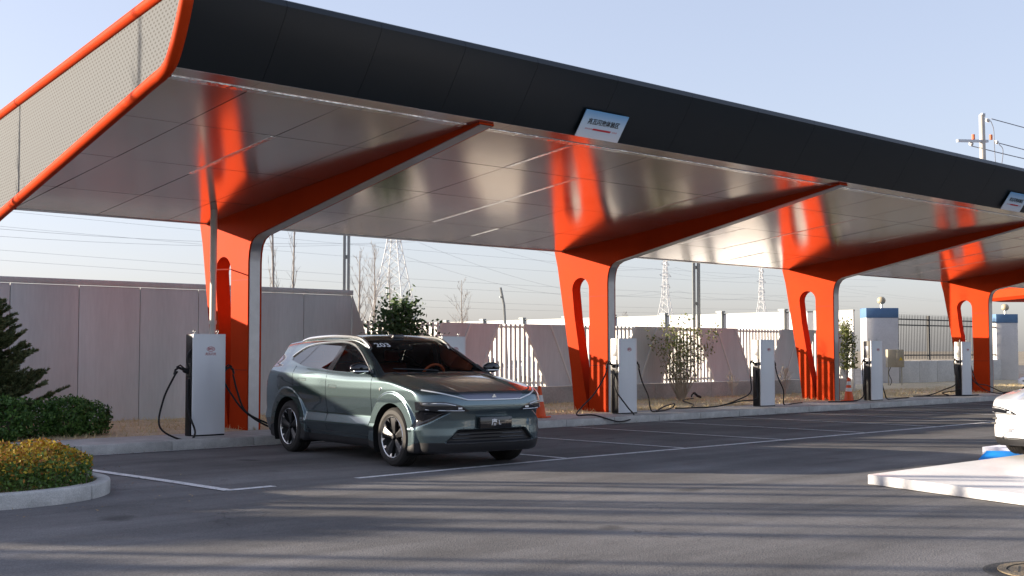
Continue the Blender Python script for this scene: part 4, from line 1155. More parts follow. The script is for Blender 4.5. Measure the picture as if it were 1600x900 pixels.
# utility pole with cross arms
UP = Vector((57.4, 27.47, 0))
up = thing('utility_pole', tuple(UP), math.radians(-20), 'pale concrete utility pole with cross arm and insulators above the dark fascia', 'utility pole')
MB().tube([(0.10, 0, 0), (0.03, 0, 9), (0, 0, 12.85)], [0.19, 0.155, 0.13], 14).build('pole', M_conpole, up, smooth=True)
arm = MB().box(-0.95, 0.95, -0.06, 0.06, 11.50, 11.62, Matrix.Rotation(math.radians(-3), 4, 'Y')).build('cross_arm', M_galv, up)
MB().box(-0.02, 0.16, -0.07, 0.07, 12.75, 12.92).build('top_bracket', M_galv, up)
for (x, z) in ((-0.78, 11.42), (0.80, 11.60), (0.28, 12.62)):
    MB().lathe([(0.02, 0), (0.09, 0.02), (0.05, 0.06), (0.09, 0.09), (0.05, 0.13), (0.09, 0.16), (0.02, 0.20)], 12, Matrix.Translation((x, 0, z)) @ Matrix.Rotation(math.radians(100), 4, 'Y')).build('insulator', M_insul, up, smooth=True)
for (x, z) in ((-0.55, 11.72), (0.55, 11.78)):
    MB().tube([(x, 0, z - 0.1), (x, 0, z + 0.14)], 0.075, 8).build('arrester', M_ored, up, smooth=True)
MB().tube(smooth_path([(0.55, 0, 12.6), (0.75, 0.02, 12.2), (0.78, 0.02, 11.4), (0.85, 0.02, 10.2)], 5), 0.018, 5).tube(smooth_path([(1.05, 0, 11.5), (1.3, 0, 11.2), (1.15, 0, 10.2), (1.1, 0, 9.4)], 5), 0.018, 5).build('jumper', M_wire, up)
def wire(a, b, sag, label, group, r=0.022):
    a = Vector(a); b = Vector(b); pts = []
    for i in range(25):
        t = i / 24; p = a.lerp(b, t); p.z -= sag * 4 * t * (1 - t); pts.append(tuple(p))
    o = MB().tube(pts, r, 4).build('power_line', M_wire, smooth=True); return tag(o, label, 'power line', group)
far_end = Vector((118, 17, 0))
for (dx, z0, z1) in ((0.6, 12.7, 12.6), (1.05, 11.55, 11.4), (-0.7, 11.3, 11.2)):
    R3 = Matrix.Rotation(math.radians(-20), 3, 'Z') @ Vector((dx, 0, 0))
    wire(tuple(UP + R3 + Vector((0, 0, z0))), tuple(far_end + Vector((dx, 0, z1))), 1.0, 'dark wire running from the utility pole out of the picture', 'wires of the utility pole', 0.022)

def pylon(x, y, h, base, rz, label, thick):
    t = thing('lattice_pylon', (x, y, 0), rz, label, 'pylon', 'lattice pylons beyond the fence')
    mb = MB()
    def half(z):
        return base / 2 * (1 - z / h * 1.25) if z < 0.62 * h else max(0.55, base / 2 * (1 - 0.62 * 1.25) * (1 - (z / h - 0.62) * 1.5))
    zs = [h * q for q in (0, .12, .23, .33, .42, .5, .57, .63, .69, .75, .81, .87, .93, 1.0)]
    sgn = ((-1, -1), (1, -1), (1, 1), (-1, 1))
    for i in range(len(zs) - 1):
        z0, z1 = zs[i], zs[i + 1]; a, b = half(z0), half(z1)
        for k in range(4):
            s = sgn[k]; s2 = sgn[(k + 1) % 4]
            mb.tube([(s[0] * a, s[1] * a, z0), (s[0] * b, s[1] * b, z1)], thick, 4, caps=False)
            mb.tube([(s[0] * a, s[1] * a, z0), (s2[0] * b, s2[1] * b, z1)], thick * .6, 3, caps=False)
            mb.tube([(s2[0] * a, s2[1] * a, z0), (s[0] * b, s[1] * b, z1)], thick * .6, 3, caps=False)
            if i in (2, 6): mb.tube([(s[0] * b, s[1] * b, z1), (s2[0] * b, s2[1] * b, z1)], thick * .6, 3, caps=False)
    mb.build('tower_body', M_galv, t, fix=False)
    for z, w in ((0.70, 0.155), (0.82, 0.19), (0.94, 0.13)):
        hz = half(h * z); am = MB()
        for s in (-1, 1):
            e = (s * w * h, 0, h * z + 0.01 * h)
            for q in (-1, 1):
                am.tube([(s * hz, q * hz, h * z), e], thick * .7, 3, caps=False); am.tube([(s * hz, q * hz, h * z + 0.045 * h), e], thick * .6, 3, caps=False)
        am.build('cross_arm', M_galv, t, fix=False)
    return t
pylon(187.0, 236.3, 44, 11.5, 0.5, 'large lattice pylon standing behind the leafy shrub and the car roof', 0.12)
pylon(424.2, 346.9, 41.0, 10.5, 0.35, 'lattice pylon between the second orange column and the grey mast', 0.15)
pylon(501.0, 350.8, 41.5, 9.6, 0.35, 'smallest lattice pylon near the third orange column', 0.15)
pt = [(-60, 170), (187.0, 236.3), (424.2, 346.9), (501.0, 350.8), (900, 440)]
gl = 'long power lines between the pylons'
for (zz, w) in ((0.70, 6.3), (0.94, 5.3)):
    for s in (-1, 1):
        for a, b in zip(pt[:-1], pt[1:]):
            d = Vector((b[0] - a[0], b[1] - a[1], 0)).normalized(); q = Vector((-d.y, d.x, 0)) * w * s
            wire((a[0] + q.x, a[1] + q.y, 42 * zz - 2), (b[0] + q.x, b[1] + q.y, 42 * zz - 2), 6.5 if a[0] < 400 else 2.5, 'faint sagging power line strung between the lattice pylons', gl, 0.022)
# local lines nearer by
for i, (z, yo) in enumerate(((8.6, 60), (7.9, 61), (6.8, 62.5), (6.3, 63), (5.4, 64), (5.0, 66))):
    wire((-20, yo, z + 1.2), (130, yo + 14, z + 1.0), 1.2, 'thin power line crossing the pale sky under the canopy', 'thin power lines crossing under the canopy', 0.0055)

# second canopy farther off: only its orange rounded corner shows
c2_ = thing('far_canopy', (75.0, 32.0, 0), math.radians(-43), 'orange rounded end of a second canopy showing beyond the last column', 'canopy')
pf_ = [(0, 5.05), (0.25, 4.86), (0.8, 4.82), (24, 4.82), (24, 5.9), (1.2, 5.9), (0.35, 5.6)]
MB().prism(pf_, 0.1, 9.0, 'y').build('roof_body', M_orange, c2_)
loop = smooth_path([(p[0], 0.0, p[1]) for p in [(0.0, 5.05), (0.12, 4.9), (0.4, 4.84), (4, 4.84), (12, 4.84), (24, 4.84)]], 5)
MB().tube(loop, 0.22, 10).build('edge_tube', M_orange, c2_, smooth=True)
for x_ in (5.0, 15.0): MB().box(x_, x_ + 0.4, 5.5, 6.6, 0, 4.83).build('column', M_orange, c2_, bevel=0.05)

# white display platform with a blue ramp
M_plat = mat('platform_white', (0.62, 0.615, 0.63), 0.38, var=0.09, vscale=1.2, fine=0.05, fscale=25, coat=0.1)
M_blue = mat('ramp_blue', (0.01, 0.26, 0.80), 0.5, var=0.08)
M_carpet = mat('pale_carpet', (0.62, 0.62, 0.72), 0.8, var=0.04)
pl = thing('display_platform', (13.3, 7.84, 0), 0, 'low white glossy display platform under the white car', 'platform')
MB().prism([(0, 0), (9.5, 0), (9.5, -6.5), (-2.05, -6.5)], 0.006, 0.12, 'z').build('deck', M_plat, pl, bevel=0.008)
rp = thing('blue_ramp', (17.7, 8.0, 0), 0, 'bright blue wedge ramp behind the white platform edge', 'ramp')
MB().prism([(-0.28, 0.004), (0.0, 0.12), (0.62, 0.085), (0.75, 0.004)], -0.02, 0.50, 'y').build('wedge', M_blue, rp, bevel=0.012)
cp = thing('carpet_strip', (18.3, 7.9, 0), 0, 'pale lilac carpeted step behind the white platform edge, next to the blue ramp', 'step')
MB().box(0, 5, 0.0, 0.95, 0.004, 0.125).build('step', M_carpet, cp, bevel=0.01)
# ------------------------------------------------------------------ cars: body = level set of smooth fields, cut exactly along its shut lines
def sstep(e0, e1, x):
    t = np.clip((x - e0) / (e1 - e0), 0, 1); return t * t * (3 - 2 * t)
def smax(a, b, k):
    h = np.clip(k - np.abs(a - b), 0, None) / k
    return np.maximum(a, b) + h * h * k * 0.25
def table(zs, ws, sig):
    x = np.linspace(-0.6, 2.4, 3001); y = np.interp(x, zs, ws); n = max(1, int(sig / 0.001)); k = np.exp(-0.5 * (np.arange(-3 * n, 3 * n + 1) / n) ** 2); k /= k.sum()
    yp = np.concatenate([np.full(3 * n, y[0]), y, np.full(3 * n, y[-1])])
    return x, np.convolve(yp, k, 'valid')
WT = table([0.15, 0.24, 0.33, 0.40, 0.49, 0.62, 0.74, 0.86, 0.98, 1.08, 1.14, 1.19, 1.60, 1.68, 1.80],
           [0.84, 0.905, 0.925, 0.950, 0.976, 0.932, 0.952, 0.968, 0.972, 0.965, 0.945, 0.915, 0.745, 0.68, 0.50], 0.010)
CT = table([0.10, 0.20, 0.27, 0.33, 0.42, 0.52, 0.62, 0.69, 0.735, 0.80, 0.86, 0.92, 0.97, 1.05],
           [0.20, 0.10, 0.055, 0.035, 0.030, 0.036, 0.034, 0.022, 0.000, -0.006, 0.006, 0.028, 0.075, 0.20], 0.010)
UFW, URW, ZW = 0.95, 3.90, 0.375
INTAKE = [(-0.68, 0.338), (-0.51, 0.492), (0.51, 0.492), (0.68, 0.338)]
def sd_poly(x, y, P):
    """signed distance to a polygon, negative inside"""
    P = np.asarray(P, float); d = np.full(x.shape, 1e9); s = np.ones(x.shape); n = len(P)
    for i in range(n):
        a = P[i]; b = P[i - 1]; ex, ey = b - a; wx, wy = x - a[0], y - a[1]
        t = np.clip((wx * ex + wy * ey) / (ex * ex + ey * ey), 0, 1)
        d = np.minimum(d, (wx - ex * t) ** 2 + (wy - ey * t) ** 2)
        c1 = y >= a[1]; c2 = y < b[1]; c3 = ex * wy > ey * wx
        s = np.where((c1 & c2 & c3) | (~c1 & ~c2 & ~c3), -s, s)
    return s * np.sqrt(d)
VENT = [(0.985, 0.50), (0.93, 0.74), (0.64, 0.715), (0.70, 0.69), (0.93, 0.545)]
LAMP = [(0.99, 0.755), (0.965, 0.845), (0.72, 0.852), (0.52, 0.808), (0.375, 0.722), (0.55, 0.722), (0.99, 0.738)]
def z_top(u, v):
    a = np.abs(v)
    s = np.clip((u - 0.05) / 1.36, 0, 1)
    hood = 0.955 + 0.232 * (1 - (1 - s) ** 1.55) - 0.055 * (a / 0.95) ** 2.6
    rid = a - (0.46 + 0.16 * s)
    hood = hood + 0.024 * sstep(-0.03, 0.03, rid) * sstep(0.34, 0.1, rid) * sstep(0.0, 0.35, s) - 0.012 * sstep(0.30, 0.0, a) * sstep(0, 0.4, s) * 0
    du = u - 1.37 - 0.03 * v * v
    ws = 1.186 + 0.54 * du - 0.03 * du * du
    roof = 1.715 - 0.022 * (u - 2.95) ** 2 - 0.012 * np.clip(u - 3.4, 0, None) ** 2 - 0.075 * (a / 0.72) ** 3.0
    cab = -smax(-ws, -roof, 0.12)
    return np.where(du < -0.25, hood, smax(hood, cab, 0.025))
def body_f(u, v, z):
    a = np.abs(v)
    rise = 0.095 * sstep(2.0, 4.2, u)
    zq = np.where(z > 0.9, z - rise * np.clip((z - 0.9) / 0.25, 0, 1) * (1 - 0.55 * sstep(1.25, 1.6, z)), z)
    w = np.interp(zq, *WT)
    up = sstep(1.12, 1.45, z)
    w = w - 0.035 * np.clip((0.95 - u) / 0.95, 0, 1) ** 2 - 0.05 * np.clip((u - 3.6) / 1.4, 0, 1) ** 2 - up * 0.10 * np.clip((u - 2.6) / 2.0, 0, 1) ** 2
    w = w + 0.018 * sstep(0.25, 0.05, np.abs(z - 1.03)) * sstep(1.0, 0.3, np.abs(u - 3.85))           # rear haunch
    for c in (UFW, URW):
        r = np.hypot(u - c, z - ZW); s = sstep(0.592, 0.556, r)
        w = w + s * (np.maximum(w, 0.962) - w + 0.013)
    f = smax(a - w, z - z_top(u, v), np.where(z > 1.3, 0.07, 0.035))
    # nose
    uf = np.interp(z, *CT) + 0.045 * a * a + 0.33 * (a / 0.985) ** 5.5
    sd = sd_poly(a, z, INTAKE); uf = uf + 0.055 * sstep(0.012, -0.018, sd)
    sd = sd_poly(a, z, VENT); uf = uf + 0.05 * sstep(0.010, -0.02, sd)
    f = smax(f, uf - u, 0.05)
    # tail
    ur = np.where(z < 1.02, 4.93 - 0.10 * np.clip((0.62 - z) / 0.4, 0, 1) ** 2 - 0.05 * np.clip((z - 0.7) / 0.3, 0, 1), 4.88 - 0.62 * (z - 1.02)) - 0.05 * a * a - 0.20 * (a / 0.98) ** 6
    ur = ur + 0.10 * sstep(1.52, 1.60, z) * sstep(0.75, 0.5, a)
    f = smax(f, u - ur, 0.05)
    zb = 0.20 + 0.05 * sstep(0.9, 0.0, u) * 0 + 0.09 * sstep(4.3, 4.95, u)
    return smax(f, zb - z, 0.04)

def surface_net(fn, lo, hi, h):
    """quads of the zero level, vertices moved onto it exactly; returns verts, quads, normals"""
    ax = [np.arange(lo[i], hi[i] + h, h) for i in range(3)]
    G = np.meshgrid(*ax, indexing='ij'); f = fn(*G); ins = f < 0
    nx, ny, nz = f.shape
    c = np.zeros((nx - 1, ny - 1, nz - 1), np.int8)
    for i in (0, 1):
        for j in (0, 1):
            for k in (0, 1): c += ins[i:nx - 1 + i, j:ny - 1 + j, k:nz - 1 + k]
    act = (c > 0) & (c < 8); idx = np.full(act.shape, -1, np.int64); I = np.argwhere(act); idx[act] = np.arange(len(I))
    P = np.zeros((len(I), 3)); W = np.zeros(len(I))
    cor = [(i, j, k) for i in (0, 1) for j in (0, 1) for k in (0, 1)]
    fv = {q: f[I[:, 0] + q[0], I[:, 1] + q[1], I[:, 2] + q[2]] for q in cor}
    for q in cor:
        for d in range(3):
            if q[d]: continue
            q2 = tuple(q[e] + (e == d) for e in range(3)); a, b = fv[q], fv[q2]; x = (a < 0) != (b < 0)
            t = np.where(x, a / np.where(x, a - b, 1), 0); p = np.tile(np.array(q, float), (len(I), 1)); p[:, d] += t
            P[x] += p[x]; W[x] += 1
    P = np.array(lo) + (I + P / W[:, None]) * h
    Q = []
    for d in range(3):
        e1, e2 = [(1, 2), (2, 0), (0, 1)][d]
        sl = [slice(None)] * 3; sh = [slice(None)] * 3; sl[d] = slice(0, -1); sh[d] = slice(1, None)
        x = ins[tuple(sl)] != ins[tuple(sh)]; E = np.argwhere(x); s = ins[tuple(sl)][x]
        ok = (E[:, e1] > 0) & (E[:, e2] > 0) & (E[:, e1] < f.shape[e1] - 1) & (E[:, e2] < f.shape[e2] - 1); E = E[ok]; s = s[ok]
        qs = []
        for (o1, o2) in ((-1, -1), (0, -1), (0, 0), (-1, 0)):
            C = E.copy(); C[:, e1] += o1; C[:, e2] += o2; qs.append(idx[C[:, 0], C[:, 1], C[:, 2]])
        q = np.stack(qs, 1); q[~s] = q[~s][:, ::-1]; Q.append(q)
    Q = np.concatenate(Q); Q = Q[(Q >= 0).all(1)]
    def grad(p):
        e = 1.5e-3; g = np.zeros_like(p)
        for i in range(3):
            d = np.zeros(3); d[i] = e; g[:, i] = (fn(*(p + d).T) - fn(*(p - d).T)) / (2 * e)
        return g
    for _ in range(3):
        g = grad(P); v = fn(*P.T); st = -v / np.maximum((g * g).sum(1), 0.05); st = np.clip(st, -h, h); P = P + g * (st / np.maximum(np.linalg.norm(g, axis=1), 1e-6) * np.linalg.norm(g, axis=1))[:, None]
    g = grad(P); N = g / np.maximum(np.linalg.norm(g, axis=1), 1e-9)[:, None]
    return P, Q, N

class Soup:
    """triangle soup with normals that can be cut along s = 0"""
    def __init__(self, V, N): self.V = V; self.N = N           # (k,3,3)
    @staticmethod
    def of(P, Q, N):
        T = np.concatenate([Q[:, [0, 1, 2]], Q[:, [0, 2, 3]]]); return Soup(P[T], N[T])
    def cut(self, fn):
        """splits in (inside fn<0, outside)"""
        V, N = self.V, self.N; s = fn(V[..., 0], V[..., 1], V[..., 2]); s = np.where(np.abs(s) < 1e-6, 1e-6, s); neg = s < 0; c = neg.sum(1)
        out = {0: [[V[c == 3]], [N[c == 3]]], 1: [[V[c == 0]], [N[c == 0]]]}
        for cnt in (1, 2):
            m = c == cnt
            if not m.any(): continue
            Vm, Nm, sm, nm = V[m], N[m], s[m], neg[m]
            lone = np.argmax(nm if cnt == 1 else ~nm, 1); r = np.arange(len(lone))
            i0, i1, i2 = lone, (lone + 1) % 3, (lone + 2) % 3
            def mix(A, i, j, t): return A[r, i] + (A[r, j] - A[r, i]) * t[:, None]
            t1 = sm[r, i0] / (sm[r, i0] - sm[r, i1]); t2 = sm[r, i0] / (sm[r, i0] - sm[r, i2])
            for A, slot in ((Vm, 0), (Nm, 1)):
                a, b, c_ = A[r, i0], A[r, i1], A[r, i2]; p, q = mix(A, i0, i1, t1), mix(A, i0, i2, t2)
                tip = np.stack([a, p, q], 1); two = np.concatenate([np.stack([p, b, c_], 1), np.stack([p, c_, q], 1)])
                out[0 if cnt == 1 else 1][slot].append(tip); out[1 if cnt == 1 else 0][slot].append(two)
        return tuple(Soup(np.concatenate(out[k][0]), np.concatenate(out[k][1])) for k in (0, 1))
    def shifted(self, d): return Soup(self.V + self.N * d, self.N)
    def obj(self, name, m, parent, S):
        V = self.V.reshape(-1, 3); N = self.N.reshape(-1, 3)
        key = np.round(V * 2e4).astype(np.int64); _, first, inv = np.unique(key, axis=0, return_index=True, return_inverse=True)
        F = inv.reshape(-1, 3); F = F[(F[:, 0] != F[:, 1]) & (F[:, 1] != F[:, 2]) & (F[:, 2] != F[:, 0])]
        X = V[first]; W = np.stack([X[:, 1], X[:, 0] - 2.4, X[:, 2]], 1) * S      # local x = across, y = towards the tail
        n = N[first]; n = np.stack([n[:, 1], n[:, 0], n[:, 2]], 1); n /= np.maximum(np.linalg.norm(n, axis=1), 1e-9)[:, None]
        return np_mesh(name, W, F[:, ::-1], m, parent, N=n)

def root_v(u, z, off=0.0):
    """half width of the body at (u, z)"""
    u = np.asarray(u, float); z = np.asarray(z, float); a = np.full(u.shape, 0.2); b = np.full(u.shape, 1.3)
    for _ in range(26):
        m = (a + b) / 2; i = body_f(u, m, z) < 0; a = np.where(i, m, a); b = np.where(i, b, m)
    return a + off
def root_u(v, z, off=0.0):
    v = np.asarray(v, float); z = np.asarray(z, float); a = np.full(v.shape, -0.3); b = np.full(v.shape, 1.4)
    for _ in range(26):
        m = (a + b) / 2; i = body_f(m, v, z) < 0; b = np.where(i, m, b); a = np.where(i, a, m)
    return a - off
def root_z(u, v, off=0.0):
    u = np.asarray(u, float); v = np.asarray(v, float); a = np.full(u.shape, 0.8); b = np.full(u.shape, 2.0)
    for _ in range(26):
        m = (a + b) / 2; i = body_f(u, v, m) < 0; a = np.where(i, m, a); b = np.where(i, b, m)
    return a + off

def carpaint(name, col, metal, rough, coat=1.0):
    if name in MATS: return MATS[name]
    m = mat(name, col, rough, metal=metal, coat=coat, spec=0.5)
    b = m.node_tree.nodes['Principled BSDF']; nt = m.node_tree
    n = nt.nodes.new('ShaderNodeTexNoise'); n.inputs['Scale'].default_value = 900
    r = nt.nodes.new('ShaderNodeMapRange'); r.inputs[3].default_value = rough - 0.05; r.inputs[4].default_value = rough + 0.07
    nt.links.new(n.outputs['Fac'], r.inputs[0]); nt.links.new(r.outputs[0], b.inputs['Roughness'])
    return m
M_teal = carpaint('paint_teal', (0.105, 0.150, 0.166), 0.82, 0.24)
M_wpaint = carpaint('paint_white', (0.74, 0.74, 0.76), 0.0, 0.35)
M_gblack = mat('gloss_black', (0.008, 0.008, 0.010), 0.12, coat=0.6)
M_clad = mat('cladding', (0.018, 0.018, 0.020), 0.5)
M_tyre = mat('tyre_rubber', (0.020, 0.018, 0.017), 0.75, var=0.25, vscale=7, bump=0.1, bscale=60)
M_alloy = mat('alloy_bright', (0.55, 0.55, 0.56), 0.25, metal=0.95)
M_alloyd = mat('alloy_dark', (0.05, 0.05, 0.053), 0.38, metal=0.6)
M_well = mat('wheel_well', (0.004, 0.004, 0.004), 0.95)
M_seat = mat('seat_rust', (0.80, 0.13, 0.03), 0.55)
M_dark = mat('cabin_dark', (0.010, 0.009, 0.009), 0.85)
M_head = mat('cabin_liner', (0.020, 0.012, 0.011), 0.9)
M_screen = glass_mat('screen_glass', (0.82, 0.88, 0.85), 1.42)
M_sglass = glass_mat('side_glass', (0.66, 0.71, 0.69), 2.5)
M_pglass = glass_mat('privacy_glass', (0.14, 0.15, 0.15), 3.0)
M_lampg = mat('lamp_lens', (0.012, 0.013, 0.016), 0.06, coat=1.0)
M_lampw = mat('lamp_white', (0.75, 0.77, 0.80), 0.2, metal=0.3)
M_tail = mat('tail_red', (0.45, 0.010, 0.012), 0.15, coat=1.0)
M_satin = mat('satin_trim', (0.62, 0.63, 0.64), 0.22, metal=0.9)
M_lilac = mat('grille_panel', (0.16, 0.165, 0.21), 0.22, metal=0.5, coat=0.5)
M_platew = mat('plate_white', (0.75, 0.75, 0.75), 0.5)

BELT = [(1.53, 1.180), (2.00, 1.190), (2.60, 1.205), (3.10, 1.230), (3.54, 1.268), (4.02, 1.345)]
HEADL = [(4.03, 1.40), (3.86, 1.475), (3.66, 1.535), (3.36, 1.575), (3.0, 1.592), (2.70, 1.598), (2.44, 1.582), (2.22, 1.535), (2.00, 1.447), (1.78, 1.328), (1.57, 1.205)]
DLO = BELT + HEADL
W1 = [(1.56, 1.188), (2.0, 1.194), (2.63, 1.209), (2.49, 1.584), (2.43, 1.576), (2.22, 1.529), (2.005, 1.441), (1.785, 1.323), (1.585, 1.207)]
W2 = [(2.79, 1.214), (3.10, 1.235), (3.54, 1.272), (3.675, 1.292), (3.30, 1.572), (3.0, 1.588), (2.605, 1.592)]
W3 = [(3.72, 1.300), (4.00, 1.350), (4.01, 1.40), (3.85, 1.470), (3.66, 1.530), (3.36, 1.569)]
def side_poly(P, z_lo=-9):
    return lambda u, v, z: np.maximum(sd_poly(u, z, P), 0.45 - np.abs(v))
def screen_s(u, v, z):
    a = np.abs(v); du = u - 1.37 - 0.03 * v * v
    lim = 0.80 - 0.185 * np.clip(du / 0.9, 0, 1)
    return np.maximum.reduce([a - lim, 0.02 - du, du - 0.88, 1.05 - z])
def wheel(parent, u, v, side, S, face=True, name='wheel'):
    """tyre + rim; side -1 or 1 tells where the outer face looks"""
    R, Wd = 0.378, 0.245
    w = bpy.data.objects.new(name, None); COL.objects.link(w); w.parent = parent
    w.location = (v * S, (u - 2.4) * S, R * S * 0.99); w.rotation_euler = (0, 0, 0)
    if not face: w.rotation_euler = (0, 0, 0)
    A = Matrix.Rotation(math.radians(90) * side, 4, 'Y') @ Matrix.Scale(S, 4)       # lathe axis z -> outward x
    h = Wd / 2
    pr = [(0.262, -h + .01), (0.30, -h - .004), (0.345, -h + .004), (0.370, -h + .028)]
    for zc in (-0.062, -0.021, 0.021, 0.062):
        pr += [(R, zc - .017), (R + 0.001, zc + .013), (R - .008, zc + .0145), (R - .008, zc + .0205)]
    pr = pr[:-2] + [(0.370, h - .028), (0.345, h - .004), (0.30, h + .004), (0.266, h - .012), (0.262, -h + .01)]
    t = MB().lathe(pr, 56, A).build('tyre', M_tyre, w, smooth=True, angle=32)
    zf = h - 0.022
    MB().lathe([(0.268, zf + .012), (0.262, zf + .017), (0.252, zf + .010), (0.250, zf - .03), (0.245, -h + .02)], 48, A).build('rim', M_alloy, w, smooth=True, angle=30)
    MB().lathe([(0.0, zf - .075), (0.10, zf - .07), (0.246, zf - .05)], 40, A).build('brake_cover', M_well, w, smooth=True)
    bl = MB(); tp = MB()
    for k in range(5):
        a0 = 2 * math.pi * k / 5 + 0.10
        def pt(r, da, z): return (r * math.cos(a0 + da), r * math.sin(a0 + da), z)
        # broad aero blade, folded along its middle
        L_ = [pt(0.050, -.55, zf - .020), pt(0.13, -.33, zf - .012), pt(0.235, -.335, zf + .000), pt(0.249, -.30, zf + .002)]
        C_ = [pt(0.050, 0, zf - .012), pt(0.13, 0.02, zf + .006), pt(0.235, 0.03, zf + .010), pt(0.251, .03, zf + .010)]
        R_ = [pt(0.050, .55, zf - .020), pt(0.13, .30, zf - .022), pt(0.235, .26, zf - .012), pt(0.249, .25, zf - .008)]
        vs = L_ + C_ + R_; fs = []
        for i in range(3): fs += [(i, i + 4, i + 5, i + 1), (i + 4, i + 8, i + 9, i + 5)]
        lo = [(p[0], p[1], p[2] - .03) for p in vs]
        fs += [tuple(j + 12 for j in f[::-1]) for f in fs] + [(0, 1, 13, 12), (1, 2, 14, 13), (2, 3, 15, 14), (8, 20, 21, 9), (9, 21, 22, 10), (10, 22, 23, 11)]
        bl.add([tuple(A @ Vector(p)) for p in vs + lo], fs)
        # machined tips either side of each gap
        for (d0, d1, d2, d3) in ((0.30, 0.47, 0.36, 0.30), (0.88, 0.72, 0.82, 0.90)):
            vs = [pt(0.252, d0, zf + .011), pt(0.252, d1, zf + .011), pt(0.207, d2, zf - .004), pt(0.225, d3, zf + .004)]
            tp.add([tuple(A @ Vector(p)) for p in vs], [(0, 1, 2, 3)])
    bl.build('aero_blades', M_alloyd, w, smooth=True, angle=25)
    tp.build('machined_tips', M_alloy, w, fix=False)
    MB().lathe([(0.0, zf + .012), (0.026, zf + .010), (0.034, zf + .002), (0.036, zf - .02)], 20, A).build('hub_cap', M_alloyd, w, smooth=True)
    return w

